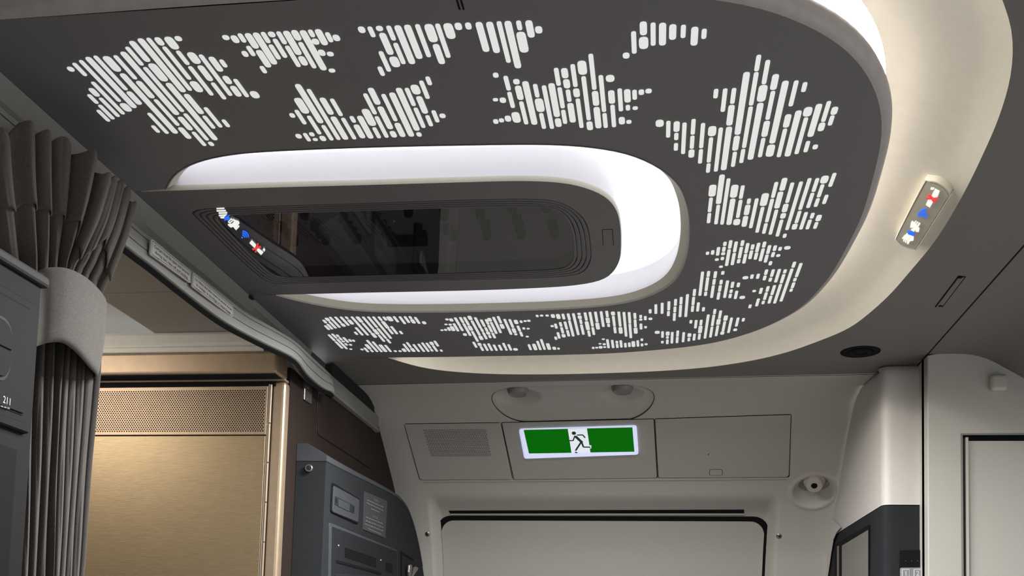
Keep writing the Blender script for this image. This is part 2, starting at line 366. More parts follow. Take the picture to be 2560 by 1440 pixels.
# ------------------------------------------------------------------ backlit slot pattern (one row per slot: ends and width class)
SLOTS = {
(0, 0, 3.6): """615 600 658 640 m;660 565 775 680 n;720 540 1080 912 n;780 512 1218 968 m;850 500 1140 808 n;940 505 1075 640 w;1030 497 1225 710 n;1090 465 1605 1030 m;1135 420 1285 585 n;1175 368 1340 552 m;1250 345 1660 825 m;1325 340 1720 812 n;1405 335 1465 405 m;1500 330 1590 440 w;1580 325 1630 365 m;1470 418 1712 712 n;1595 455 1695 580 n;1705 470 1785 570 w;1800 490 2080 858 n;1895 510 1990 640 m;1985 535 2035 602 n;1295 603 1650 1003 n;1355 570 1490 728 w;1505 745 1945 1258 m;1705 595 1910 855 n;1795 588 1900 725 m;1730 730 1805 825 w;1910 742 2025 890 n;2020 682 2070 752 m;2110 710 2230 870 n;2090 772 2155 865 m;2265 820 2320 880 w;825 735 1118 1025 n;810 792 885 865 m;1090 660 1590 1198 m;1150 822 1265 938 m;1235 728 1380 880 m;1095 928 1170 1000 w;795 848 878 930 n;900 878 1068 1048 n;890 942 1025 1070 n;875 988 985 1090 n;1395 893 1605 1128 n;1670 845 1820 1022 m;1845 965 1990 1143 n;1830 1040 1930 1153 n;2005 1075 2060 1140 n;1335 1015 1510 1200 n;1370 1128 1430 1190 n;1610 1050 1725 1168 m;1660 1020 1870 1260 n;1615 1145 1710 1245 m;1735 1185 1848 1310 n;1885 1275 1915 1310 n""",
(500, 0, 3.6): """215 315 250 355 m;290 318 340 382 m;350 300 405 378 n;420 298 512 432 m;490 293 680 575 m;560 287 622 383 n;630 284 660 330 m;700 282 768 393 n;765 277 897 490 m;840 270 893 360 m;915 272 1122 628 m;985 266 1022 330 n;1055 262 1130 402 m;1140 290 1185 375 n;1215 312 1240 365 m;1025 347 1055 397 m;665 348 775 515 n;630 400 715 530 n;430 412 485 500 n;390 458 420 507 n;520 450 625 602 m;550 593 590 655 n;780 410 892 598 n;895 378 1037 610 n;905 505 950 585 m;1080 446 1112 498 m;1160 465 1185 502 m;1175 617 1200 648 m;1440 238 1470 292 m;1525 238 1562 330 n;1605 232 1625 275 m;1635 295 1720 488 m;1695 230 1745 360 n;1775 227 1912 572 m;1860 222 1980 525 m;1955 217 2060 510 n;2055 215 2105 375 w;2135 212 2237 515 n;2225 208 2265 345 w;2315 204 2335 265 m;2405 202 2425 260 n;2120 395 2180 572 m;1755 385 1835 572 n;1625 460 1702 640 n;1735 508 1770 600 w;1612 598 1650 678 n;880 755 1085 1105 m;975 800 1250 1255 n;875 880 955 1018 w;1100 878 1180 1028 m;1185 887 1270 1040 n;865 988 945 1115 n;815 1018 845 1055 n;980 1040 1075 1205 n;1110 1125 1185 1260 n;1195 1048 1315 1253 m;1285 1060 1392 1250 n;1360 1044 1390 1100 n;1405 1120 1465 1240 m;1435 1042 1540 1243 m;1480 980 1560 1128 w;1485 840 1575 1025 n;1530 790 1605 938 m;1620 957 1715 1158 m;1590 1045 1680 1235 n;1565 1145 1615 1240 n;1650 845 1760 1087 n;1725 832 1905 1225 m;1785 790 1955 1172 m;1860 790 1925 950 n;1920 762 1960 845 w;1990 725 2050 885 n;2045 688 2072 762 n;1970 865 2028 1018 m;1940 968 2012 1147 n;2045 1036 2080 1132 n;2100 992 2138 1097 n;2170 1022 2195 1058 m;1775 1105 1825 1228 m;1730 1178 1750 1233 m;1960 1190 1982 1225 n;870 1205 905 1242 m;940 1197 985 1268 n;995 1190 1018 1223 n;1030 1242 1045 1265 n;1090 1222 1120 1265 m""",
(1150, 0, 3.6): """170 197 235 462 m;265 195 330 472 m;350 190 437 560 n;430 187 522 610 m;525 184 540 267 n;545 285 580 468 w;615 182 645 333 m;705 235 712 296 m;1495 472 1495 522 m;1562 280 1568 478 n;1650 192 1650 312 m;1652 330 1653 436 w;1738 202 1738 406 n;1823 204 1822 404 m;1916 217 1912 353 m;2010 222 2008 337 n;2112 240 2107 405 m;2197 258 2195 345 n;320 653 323 695 n;408 682 440 810 n;505 710 510 755 m;522 770 545 895 m;585 730 672 1118 m;675 755 697 872 n;705 885 730 1003 w;755 768 828 1155 n;820 748 875 1048 m;862 610 890 767 n;940 612 945 700 m;955 712 965 790 m;1010 577 1042 778 n;1095 545 1105 668 w;1175 483 1210 803 n;1265 675 1298 1003 n;1350 673 1352 733 w;1045 795 1052 870 m;895 785 925 970 n;970 805 985 912 n;1215 818 1225 947 m;1110 685 1160 1078 n;1360 812 1368 928 m;1435 795 1450 997 n;1503 802 1510 918 m;1570 807 1573 893 n;1632 804 1632 850 n;1697 797 1697 836 m;440 826 480 967 n;318 882 320 908 n;385 877 386 922 m;545 912 602 1115 n;990 927 1018 1098 m;1055 886 1098 1147 n;925 988 950 1110 n;1225 962 1250 1150 m;1370 942 1388 1140 n;1510 943 1512 990 n;1576 956 1577 985 n;1455 1052 1458 1115 m;1520 1078 1520 1110 n;1300 1017 1312 1147 n;1165 1092 1170 1167 m;880 1064 888 1138 m;728 1017 758 1155 n;500 1008 510 1100 w;430 1040 433 1090 m;372 1064 374 1097 n;320 1072 324 1110 n""",
(1600, 100, 4.235): """208 843 208 915 w;300 855 298 1028 n;388 860 387 967 m;384 982 384 1055 n;381 1090 379 1167 n;470 873 457 1202 n;567 835 558 997 n;553 1012 550 1146 n;545 1158 543 1240 m;668 878 647 1140 n;645 1155 635 1303 n;765 911 762 1013 w;752 1030 728 1292 n;725 1305 720 1400 n;853 926 805 1388 n;998 507 975 670 n;970 686 945 900 m;943 917 885 1373 m;1128 338 1033 998 m;805 516 800 612 n;900 512 878 755 n;1262 155 1230 325 n;1232 338 1175 688 n;1170 703 1103 1138 n;1025 1013 1008 1166 m;1005 1182 983 1338 n;1090 1153 1075 1297 n;1353 210 1312 463 n;1305 475 1282 648 w;1275 664 1168 1262 m;1440 360 1408 523 m;1408 538 1350 840 n;1345 855 1315 1020 m;1305 1036 1270 1236 n;1540 430 1400 1090 m;1390 1106 1370 1230 w;1655 427 1595 697 n;1570 785 1545 922 m;1537 937 1467 1235 n;1680 745 1560 1228 m;1750 445 1728 545 n;1785 708 1765 805 w;1760 818 1655 1203 n;1895 675 1805 1020 m;2000 645 1940 862 n;1932 873 1910 960 m;2065 706 2050 786 m;2035 797 2012 900 n;1780 1068 1752 1183 n;1858 1106 1852 1152 n""",
(1600, 400, 3.6): """655 222 648 325 w;637 338 628 465 n;625 476 616 565 n;738 130 707 392 m;705 403 683 575 n;797 165 738 578 n;855 222 840 335 w;835 347 800 580 m;922 228 910 345 n;905 358 880 517 n;875 530 866 583 w;982 346 977 392 n;970 402 957 492 m;952 503 935 597 m;1050 345 997 610 n;1130 298 1108 410 w;1102 422 1055 650 n;1228 197 1195 337 n;1190 348 1140 557 n;1132 568 1115 660 n;1302 160 1278 272 m;1265 284 1232 432 m;1230 446 1170 668 n;1370 202 1325 382 n;1312 393 1300 466 m;1290 477 1285 523 m;1275 536 1235 685 n;1450 193 1322 627 n;1528 162 1440 445 n;1438 457 1405 565 n;1395 573 1388 622 m;1595 162 1562 283 n;1552 294 1512 428 n;1495 468 1448 622 n;1665 140 1655 207 w;1642 218 1608 332 n;1602 343 1580 418 n;1555 475 1545 523 n;1528 535 1508 620 n;1750 115 1712 237 n;1680 312 1655 392 n;1615 493 1600 547 m;1588 558 1575 615 n;1303 663 1300 697 n""",
(1550, 600, 4.6545): """1018 135 1018 168 n;1080 118 1076 166 n;1145 82 1137 177 n;1222 20 1218 65 n;1212 78 1205 132 n;1202 142 1198 172 n;1192 196 1190 230 n;1127 213 1126 238 n;1288 2 1277 95 n;1270 107 1240 298 n;1350 17 1335 138 n;1330 150 1305 288 n;1428 2 1420 66 n;1410 80 1390 210 n;1383 221 1378 266 n;1485 35 1468 150 n;1462 161 1440 270 n;1547 50 1537 107 n;1530 120 1512 218 n;1610 32 1595 138 n;1590 147 1573 224 n;1683 18 1672 84 n;1668 96 1630 243 n;1740 60 1720 157 n;1712 168 1690 258 n;1808 62 1795 123 n;1785 140 1775 195 n;1755 246 1745 290 n;1865 80 1860 120 n;1842 164 1840 192 n;1948 70 1946 107 w;1175 297 1174 320 n;1198 361 1194 400 n;962 367 928 645 n;1032 360 1025 424 n;1022 432 1000 590 n;998 601 994 647 n;1113 363 1103 440 n;1098 452 1090 517 n;1085 527 1066 670 n;1180 463 1172 513 n;1167 525 1158 597 n;1152 606 1140 690 n;1253 470 1215 670 n;1313 485 1303 553 n;1295 575 1290 613 n;1285 625 1278 672 n;1382 495 1372 545 n;1358 590 1342 682 n;1423 650 1422 682 w;868 570 862 648 n;858 660 848 755 n;847 763 840 832 n;912 725 903 828 n;973 781 968 826 n;787 630 763 892 n;713 662 708 745 n;706 754 698 893 n;648 686 643 762 n;641 774 636 838 n;634 848 630 937 n;570 713 566 815 n;565 826 561 882 n;491 730 489 855 n;418 748 416 856 n;351 805 350 850 n;1460 420 1458 453 w;1537 400 1533 447 n;1608 392 1602 447 n;1705 342 1695 402 n;1685 413 1680 465 n;1782 340 1765 424 n;1752 437 1745 481 n;1856 336 1810 490 n;1923 341 1915 384 n;1905 396 1878 500 n;1870 511 1798 735 n;2030 252 2015 318 n;2002 332 1872 712 n;2108 267 2050 428 n;2038 440 2032 478 n;2022 492 2005 556 n;1995 564 1988 598 n;1562 580 1560 603 n;1643 556 1635 623 n;1722 536 1712 598 n;1703 608 1680 693 n;1670 706 1662 743 n;1800 524 1765 637 n;1757 648 1733 735 n;1610 680 1590 768 n;1517 750 1508 790 n;433 1057 433 1088 w;495 1062 494 1134 n;555 1065 554 1108 m;552 1117 551 1145 n;551 1157 550 1208 n;493 1173 492 1200 n;608 1070 603 1200 n;673 1053 668 1120 n;667 1127 663 1196 n;740 1072 735 1186 n;808 1085 807 1125 m;802 1136 800 1175 n;866 1090 860 1166 n;945 928 940 990 n;937 998 930 1080 m;925 1090 920 1155 n;885 930 878 1025 n;825 931 824 968 n;1027 866 988 1143 n;1105 802 1098 860 n;1090 870 1075 998 n;1070 1008 1052 1130 n;1168 820 1160 911 n;1148 918 1143 983 m;1138 993 1117 1115 n;1232 877 1226 936 m;1217 945 1200 1060 n;1192 1065 1188 1098 m;1300 902 1260 1078 n;1375 902 1352 1003 n;1340 1030 1340 1056 m;1437 907 1432 945 n""",
(1180, 740, 5.333): """868 250 870 277 n;927 248 929 270 n;1000 247 1002 270 n;1075 242 1082 287 m;1145 240 1155 302 m;1213 236 1225 308 n;1282 232 1298 318 n;1297 326 1352 535 n;1350 230 1418 517 n;1425 224 1428 250 n;1433 260 1440 302 m;1447 310 1455 368 n;1458 378 1485 512 n;1507 218 1525 325 n;1530 337 1545 450 m;1552 460 1568 537 n;1573 212 1605 403 n;1607 415 1627 515 n;1645 208 1667 345 n;1670 355 1680 442 m;1720 203 1752 408 n;1795 197 1805 278 n;1808 288 1815 360 m;1820 370 1822 408 n;1879 207 1880 255 m;1885 265 1898 400 n;1902 408 1910 493 n;1957 208 1975 405 n;1980 416 1982 498 m;2027 212 2053 537 n;2097 214 2102 363 n;2105 370 2117 558 n;2170 225 2173 302 n;2175 313 2178 413 n;2182 422 2182 498 m;2249 252 2249 290 n;2249 300 2250 325 n;2252 367 2254 442 n;2310 266 2311 318 n;2378 288 2379 316 m;2314 400 2314 427 n;1068 387 1070 411 n;1112 368 1125 430 n;1175 348 1188 405 n;1193 416 1212 495 n;1218 506 1225 548 m;1240 340 1262 442 n;1270 454 1292 535 n;1143 483 1165 563 n;1112 541 1122 580 n;40 283 118 430 n;125 313 165 407 n;190 308 213 377 n;225 292 245 337 m;250 347 330 500 n;285 278 383 490 n;345 268 387 360 n;385 372 420 432 m;430 305 525 512 n;503 308 545 420 n;548 430 575 490 m;580 498 588 520 n;575 318 600 370 m;650 325 660 355 n;706 322 710 342 n;755 316 760 340 n;612 395 635 467 n;645 475 668 535 n;688 417 693 443 n;746 425 750 442 n;735 530 738 548 n;128 432 140 475 n;148 482 195 572 n;180 417 202 470 n;212 475 220 512 m;228 520 248 558 n;220 385 265 480 n;272 490 307 560 n;105 530 135 582 m;22 610 55 685 n;95 625 108 662 m;115 670 148 728 n;160 635 208 727 n;215 632 270 727 n;290 648 330 727 n;360 650 395 723 n;415 625 450 695 n;452 700 462 724 n;487 643 520 723 n;570 695 590 724 w;755 643 785 717 n;818 637 855 718 m;872 598 912 716 n;918 575 972 713 n;1005 630 1035 713 m;1088 677 1105 713 m;1150 688 1157 710 n;1750 566 1752 582 n;1706 628 1708 642 n;1616 678 1616 702 n;1662 678 1664 696 n;1713 666 1717 697 m;1762 630 1764 652 n;1768 670 1769 688 n;1805 576 1820 692 n;1870 585 1880 690 n;1930 597 1932 630 n;1935 637 1937 688 n;1982 590 1992 683 n;2043 625 2047 682 n;2096 620 2099 676 n;2150 602 2153 675 m;2208 590 2214 670 n;2264 566 2265 597 n;2266 633 2267 667 n;2321 630 2321 652 n""",
(780, 740, 5.565): """155 330 200 375 n;195 302 235 345 m;245 290 390 437 n;325 287 400 375 n;400 287 510 408 n;470 285 497 318 n;545 285 785 545 n;625 285 695 365 m;708 287 850 455 n;780 285 905 437 n;850 285 1100 590 n;925 285 970 342 n;995 286 1032 337 n;1060 284 1105 347 w;1140 281 1195 362 n;1222 283 1292 387 n;1292 282 1350 370 n;1360 280 1378 317 n;1390 323 1420 378 m;1435 292 1492 382 n;1540 352 1580 388 m;510 328 565 392 m;415 380 450 423 m;240 352 335 448 n;212 387 285 460 n;180 408 240 468 n;605 435 708 545 n;595 497 630 537 n;705 373 820 508 n;860 460 920 533 m;835 513 885 577 m;915 447 1030 590 n;930 540 1005 633 n;975 350 1065 450 m;1070 455 1120 527 n;1102 420 1185 527 n;1225 485 1252 527 n;1045 597 1090 655 n;228 535 320 622 n;280 523 340 587 n;345 535 370 566 n;345 597 490 735 n;325 630 425 727 n;380 575 415 612 n;435 573 505 645 n;425 620 445 640 n;515 600 545 633 n;565 607 592 632 n;465 655 485 685 n;530 667 542 687 n;530 730 550 745 n;685 732 707 752 n;760 612 915 775 n;745 670 815 737 m;725 718 785 777 n;815 745 850 777 n;845 632 970 777 n;940 675 1035 775 m;1015 680 1100 775 n;1150 755 1168 775 n;1215 755 1235 775 n;1265 730 1298 773 m;1275 665 1355 773 n;1320 643 1375 715 n;1385 723 1420 773 m;1410 670 1490 773 n;1480 665 1560 773 n;1530 647 1625 773 n;1595 650 1645 727 n;1655 735 1675 768 n;1650 637 1680 680 m;1685 687 1740 770 n;1705 622 1755 698 n;1790 745 1808 770 n;1870 312 1885 335 n;1925 312 1950 350 m;1990 297 2055 412 n;2060 293 2105 372 n;2120 293 2180 405 n;2180 275 2215 330 m;2107 380 2205 550 n;2055 417 2100 483 n;2180 413 2225 477 m;1855 385 1872 402 n;1915 385 1930 407 n;1970 380 2035 488 n;1935 420 1975 483 m;1890 435 1920 480 n;1850 457 1868 480 n;1795 465 1820 482 n;2110 518 2145 550 m;2220 340 2335 545 n;2225 487 2310 632 n""",
}
def root_loc(r):
    return Vector(r.location) if r.type == 'EMPTY' else Vector((0, 0, 0))

# ------------------------------------------------------------------ ceiling outlines (plan curves at ceiling height)
P2 = lambda L, z=ZC: [onz(x, y, z) for x, y in L]
EDGE_R = [(1900, 18), (1992, 52), (2053, 79.4), (2114, 122), (2160, 171), (2190, 229), (2202.5, 275), (2206, 321), (2201, 367),
          (2187, 428), (2155, 539), (2117, 617), (2078, 686), (2033, 740), (2001, 770), (1958, 796), (1915, 817), (1861, 837), (1786, 857), (1700, 869.5),
          (1614, 877), (1536, 883), (1424, 886.6), (1311, 889), (1180, 891), (1103, 892.4), (970, 893.6)]
near = [A(-0.815, 0.998, ZC), A(-0.65, 0.997, ZC), A(-0.45, 0.996, ZC), A(-0.25, 1.0, ZC), A(-0.07, 1.015, ZC), A(0.02, 1.033, ZC)]
PANEL = resample(smooth_line(resample(catmull(near+P2(EDGE_R), 8), 170), 6), 150)
FLARE_PX = [(2503, 0), (2523, 36.7), (2532.5, 91.7), (2532.5, 146.7), (2526, 198.6), (2511, 253.6), (2487, 321), (2459, 382), (2430, 444),
            (2383, 531), (2333, 609), (2274.5, 679), (2228, 733), (2177, 780), (2119, 823), (2044, 853.5), (1980, 877), (1894, 899), (1780, 917),
            (1660, 927), (1511, 933), (1352, 936), (1219, 934.6), (1113, 927.4), (1046, 917), (970, 894.5)]
fnear = [A(-0.815, 0.955, ZC), A(-0.7, 0.93, ZC), A(-0.6, 0.90, ZC), A(-0.45, 0.87, ZC), A(-0.2, 0.852, ZC), A(0.03, 0.865, ZC), A(0.17, 0.905, ZC), A(0.29, 0.975, ZC)]
FLARE = resample(smooth_line(resample(catmull(fnear+P2(FLARE_PX), 8), 220), 6), 150)
XLEFT, XRIGHT = -0.815, 0.588
def plan_off(curve, d):
    """offset an open plan curve to its left-hand side"""
    out = []
    for i, p in enumerate(curve):
        t = curve[min(i+1, len(curve)-1)]-curve[max(i-1, 0)]
        n = unit(A(-t[1], t[0], 0)); out.append(p+n*d)
    return out
UPZ = A(0, 0, 1)

# ------------------------------------------------------------------ setting: ceiling
FAR_L, FAR_R = A(XLEFT, 2.538, ZC), A(XRIGHT+0.03, 2.486, ZC)
outer = [A(XLEFT, -1.3, ZC), A(XRIGHT, -1.3, ZC), A(XRIGHT, 2.487, ZC), FAR_L]
# ceiling with the flared opening: walk round the opening so that it stays one polygon
ring = [A(XLEFT, -1.3, ZC), A(XRIGHT, -1.3, ZC), A(XRIGHT, 2.487, ZC), FAR_L, A(XLEFT, 2.2975, ZC)]+FLARE[::-1]
ceiling = fill('ceiling', ring, [], 'ceil')
tag(ceiling, 'dark grey ceiling around the oval light cove', 'ceiling', kind='structure')

# ------------------------------------------------------------------ cove: white flare and its lamp strip
cove = empty('ceiling_cove', (0.38, 1.5, ZC))
tag(cove, 'cream white flared oval cove glowing around the dark patterned ceiling panel', 'light cove')
rimo = plan_off(PANEL, -0.013)
inner = [p+unit(q-p)*-0.008 for p, q in zip(rimo, FLARE)]
loops = []
for k in range(9):
    t = k/8
    loops.append([f*(1-t)+i*t+UPZ*(0.072*(t**0.75)*min(1, np.linalg.norm(f-i)/0.09)) for f, i in zip(FLARE, inner)])
B().loft(loops, False).build('flare', 'white', cove, smooth=True)
k0 = next(i for i, p in enumerate(FLARE) if p[0] > -0.50); k1 = len(FLARE)-8
PANEL_K = PANEL[k0:k1]; topl = loops[-1][k0:k1]
b = B()
b.loft([[p+UPZ*0.0 for p in topl], [p+UPZ*0.004 for p in topl], [p+(q-p)*0.55+UPZ*0.010 for p, q in zip(topl, [A(a[0], a[1], b_[2]) for a, b_ in zip(plan_off(PANEL_K, 0.045), topl)])],
        [p+(q-p)*1.0+UPZ*0.008 for p, q in zip(topl, [A(a[0], a[1], b_[2]) for a, b_ in zip(plan_off(PANEL_K, 0.045), topl)])]], False)
b.build('lamp_strip', 'coveglow', cove)

# ------------------------------------------------------------------ patterned ceiling panel with backlit slots
panel = empty('backlit_ceiling_panel', (-0.25, 1.65, ZC))
tag(panel, 'dark charcoal ceiling panel pierced by backlit white slots in leaf clusters', 'ceiling panel')
WELL_PX = [(418, 472), (427, 452), (447, 430), (482, 410), (532, 395), (600, 384), (700, 377), (850, 370.5), (1000, 366), (1150, 363), (1300, 361), (1400, 362.5), (1490, 370), (1575, 387), (1647, 420),
           (1693, 460), (1710, 496), (1720, 536), (1722, 586), (1718, 626), (1707, 665), (1687, 699), (1653, 725.5), (1597, 748.5), (1530, 762), (1431, 770.5), (1298, 776),
           (1099, 780), (960, 779.5), (880, 775), (810, 765), (750, 753), (715, 744), (690, 737.5)]
WELL = resample(smooth_line(resample(catmull(P2(WELL_PX), 8), 260), 4), 130)
TR_R = [(900, 463), (1040, 459), (1165, 455.5), (1298, 452.5), (1398, 456.5), (1464, 470), (1514, 493), (1541, 526), (1551, 569), (1552, 619), (1548, 652), (1531, 682), (1498, 702), (1431, 714), (1332, 720.5), (1166, 726.5), (900, 732)]
nearL, farL = onz(360, 478), onz(640, 738)
TR = [A(-0.803, nearL[1]+0.001, ZC)]+[A(-0.6, 1.4225, ZC)]+P2(TR_R)+[A(-0.7, 1.872, ZC), A(-0.803, farL[1], ZC)]
TRAY = resample(smooth_line(resample(catmull(TR, 8), 300), 5), 130)
hole = WELL+[A(-0.8146, TRAY[-1][1]+0.0002, ZC), A(-0.8146, TRAY[0][1]-0.0002, ZC)]
face_out = PANEL+[A(XLEFT, 2.2975, ZC), A(XLEFT, 0.998, ZC)]
fill('panel_face', face_out, [hole], 'panel', panel)
# rim: a rounded edge that turns outward and up
prof = [(0.0, 0.0), (-0.004, 0.001), (-0.009, 0.004), (-0.0125, 0.010), (-0.013, 0.017), (-0.010, 0.024), (0.0, 0.027)]
B().loft([[p+UPZ*h for p in (plan_off(PANEL, o) if o else PANEL)] for o, h in prof], False).build('panel_rim', 'rim', panel, smooth=True)
# top side of the panel, so that the cove lamp is shielded
tp = [p+UPZ*0.027 for p in PANEL]
fill('panel_back', tp+[A(XLEFT, 2.2975, ZC+0.027), A(XLEFT, 0.998, ZC+0.027)], [[p+UPZ*0.0 + A(0, 0, 0.027) for p in hole]], 'gap', panel)
WID = {'n': 0.0056, 'm': 0.0080, 'w': 0.0106}
slots = []
for (ox, oy, sc), tx in SLOTS.items():
    for q in tx.split(';'):
        a_, b_, c_, d_, w_ = q.split()
        p = onz(ox+float(a_)/sc, oy+float(b_)/sc); e = onz(ox+float(c_)/sc, oy+float(d_)/sc)
        x = (p[0]+e[0])/2; y0, y1 = sorted((p[1], e[1]))
        w = WID[w_]
        if y1-y0 < 0.012: w = max(w, 0.0068) if w_ == 'n' else w
        slots.append((w*(e[1]-p[1])*0+float(abs(y1-y0))*w/(0.5*(y0+y1))**2, x, y0, y1, w))
slots.sort(reverse=True)
def slot_mesh(bm, x, y0, y1, w):
    r = min(w*0.42, (y1-y0)*0.42)
    pts = round_poly([A(x-w/2, y0, ZC), A(x+w/2, y0, ZC), A(x+w/2, y1, ZC), A(x-w/2, y1, ZC)], r*1.5, 3)
    bm.loft([[p+UPZ*0.001 for p in pts], [p-UPZ*0.0008 for p in pts]], True, False, True)
for k, (ar, x, y0, y1, w) in enumerate(slots[:300]):
    b = B(); slot_mesh(b, x, y0, y1, w); b.build('light_slot', 'slot', panel)
b = B()
for ar, x, y0, y1, w in slots[300:]: slot_mesh(b, x, y0, y1, w)
tag(b.build('small_light_slots', 'slot', panel), kind='stuff')
b = B()
for x, y in ((1146, 12), (1156, 12)):
    p = onz(x, y); b.prism([p+A(-.001, -.008, 0), p+A(.001, -.008, 0), p+A(.001, .008, 0), p+A(-.001, .008, 0)], -UPZ*0.0004)
tag(b.build('panel_mark', 'gap', panel), kind='stuff')

# ------------------------------------------------------------------ light well round the centre console
well = empty('light_well', (-0.02, 1.65, ZC))
tag(well, 'brilliant white light well glowing round the centre ceiling console', 'light well')
l1 = plan_off(WELL, 0.0)
lipi = [p+UPZ*0.012 for p in plan_off(WELL, 0.0135)]
B().loft([[p-UPZ*0.001 for p in plan_off(WELL, -0.0016)], [p-UPZ*0.001 for p in WELL], [p+UPZ*0.001 for p in plan_off(WELL, 0.0015)]], False).build('trim_ring', 'rim', well)
B().loft([[p+UPZ*0.0005 for p in WELL], [p+UPZ*0.003 for p in plan_off(WELL, 0.003)], [p+UPZ*0.008 for p in plan_off(WELL, 0.009)], lipi], False).build('lip', 'lip', well, smooth=True)
HW = 0.060
B().loft([lipi, [p+UPZ*0.02 for p in plan_off(WELL, 0.0135)], [p+UPZ*0.04 for p in plan_off(WELL, 0.006)], [p+UPZ*HW for p in plan_off(WELL, 0.004)]], False).build('outer_wall', 'well', well, smooth=True)
# light roof between outer wall and the console's white skirt
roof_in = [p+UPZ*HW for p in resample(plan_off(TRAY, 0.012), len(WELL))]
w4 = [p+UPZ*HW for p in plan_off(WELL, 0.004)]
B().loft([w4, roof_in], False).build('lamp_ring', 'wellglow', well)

# ------------------------------------------------------------------ centre console (tray with grooves and smoked glass)
con = empty('ceiling_console', (-0.45, 1.65, ZC))
tag(con, 'dark grey centre ceiling console with ribbed rim and smoked glass window', 'console')
G0_PX = [(478, 533), (484, 527), (505, 521.7), (600, 517.5), (710, 513.5), (900, 508), (1165, 499), (1332, 497), (1398, 504.7), (1448, 533), (1471, 569), (1479, 619), (1478, 648), (1464, 675.6), (1431, 689), (1332, 695.6), (1100, 701), (900, 704.5), (750, 709), (691, 710), (655, 697), (587, 638), (530, 583), (491, 546)]
G4_PX = [(544, 548), (549, 541.5), (573, 538), (640, 535.5), (720, 533), (900, 528), (1165, 519.6), (1332, 518), (1381, 523), (1411, 543), (1428, 579), (1433, 619), (1432, 648), (1418, 665.7), (1391, 674), (1298, 679), (1099, 685.6), (900, 690.6), (760, 694), (710, 694), (680, 685), (642, 652), (600, 610), (560, 568)]
def ring_pts(px, n=140):
    c = catmull(P2(px), 10, True); c.append(c[0]); return resample(c, n+1)[:-1]
G0, G4 = ring_pts(G0_PX), ring_pts(G4_PX)
# align the two loops by direction from the centre
def polar(loop, c, n=160):
    ang = np.unwrap([math.atan2((p[1]-c[1])*2.2, p[0]-c[0]) for p in loop])
    if ang[-1] < ang[0]: loop = loop[::-1]; ang = np.unwrap([math.atan2((p[1]-c[1])*2.2, p[0]-c[0]) for p in loop])
    a3 = np.concatenate([ang-2*math.pi, ang, ang+2*math.pi]); L = np.array(loop); L3 = np.concatenate([L, L, L])
    o = np.argsort(a3); a3 = a3[o]; L3 = L3[o]
    return [A(np.interp(t, a3, L3[:, 0]), np.interp(t, a3, L3[:, 1]), ZC) for t in np.linspace(0, 2*math.pi, n, endpoint=False)]
gc = sum(G4)/len(G4)
G0, G4 = polar(G0, gc, 200), polar(G4, gc, 200)
TRAYC = TRAY + [A(-0.8143, TRAY[-1][1]-0.0, ZC), A(-0.8143, TRAY[0][1]+0.0, ZC)]
fill('console_face', TRAYC, [G0], 'tray', con)
seq = [(0, 0)]
for k in range(4):
    t = k/4
    seq += [(t+0.02, 0), (t+0.03, 0.003), (t+0.065, 0.003), (t+0.08, 0), (t+0.15, -0.0006)]
seq += [(0.985, 0.0), (1.0, 0.001)]
B().loft([[g0*(1-t)+g4*t+UPZ*h for g0, g4 in zip(G0, G4)] for t, h in seq], True).build('groove_ring', 'groove', con)
fill('glass_window', [p+UPZ*0.001 for p in G4], [], 'glass', con)
b = B(); b.loft([[p+UPZ*0.001 for p in G4], [p+UPZ*0.022 for p in G4]], True)
b.add([p+UPZ*0.022 for p in G4], [tuple(range(len(G4)))])
b.build('housing', 'backing', con)
bev = plan_off(TRAY, -0.0)
B().loft([TRAY, [p+UPZ*0.003 for p in plan_off(TRAY, -0.0015)], [p+UPZ*0.008 for p in plan_off(TRAY, -0.001)]], False).build('bevel', 'lip', con, smooth=True)
B().loft([[p+UPZ*0.008 for p in plan_off(TRAY, -0.001)], [p+UPZ*0.010 for p in plan_off(TRAY, 0.004)], [p+UPZ*0.035 for p in plan_off(TRAY, 0.007)], [p+UPZ*HW for p in plan_off(TRAY, 0.012)]], False).build('skirt', 'well', con, smooth=True)
# knob shapes behind the glass, standing in for shapes reflected in it
KN = [(300, 400, 3.657, "1380 525;1485 640;1540 705;1590 765;1685 520;1780 635;1830 695;1880 755;2040 560;2085 630;2125 685;2165 745;2345 555;2395 620;2430 680;2470 730"),
      (900, 420, 3.012, "365 352;435 480;465 528;635 375;660 485;705 530;905 372;945 455;955 522;1145 320;1180 412;1195 465;1210 518;1405 312;1450 455;1465 512")]
for ox, oy, sc, tx in KN:
    for q in tx.split(';'):
        x, y = map(float, q.split()); p = onz(ox+x/sc, oy+y/sc-3, ZC+0.012)
        b = B(); b.lathe(p, (0, 0, -1), [(0.0078, -0.0105), (0.0078, 0.000), (0.0068, 0.004), (0.0060, 0.005)], 16)
        b.build('reflection_knob', 'black', con, smooth=True)
# thin dark strokes beside the knob shapes, part of the same built-in reflection
b = B()
for x, y in [(1290, 540), (1500, 560), (1720, 560), (1950, 560), (2200, 560)]:
    for k in range(3):
        p = onz(300+(x+40*k)/3.657, 400+(y-30)/3.657, ZC+0.0213); e = p+A(0.012, 0.085+0.01*k, 0)
        stroke(b, p, e, 0.0008, -UPZ, 0.0003)
tag(b.build('reflection_marks', 'gap', con), kind='stuff')
hd = onz(1018, 612, ZC+0.006)  # dark oval added behind the glass for a reflected shape
b = B(); b.loft([round_poly([hd+A(-0.036, -0.006, dz), hd+A(0.036, -0.006, dz), hd+A(0.036, 0.008, dz), hd+A(-0.036, 0.008, dz)], 0.007, 6) for dz in (0, 0.012)], True, True, True)
b.build('reflection_oval', 'black', con, smooth=True)
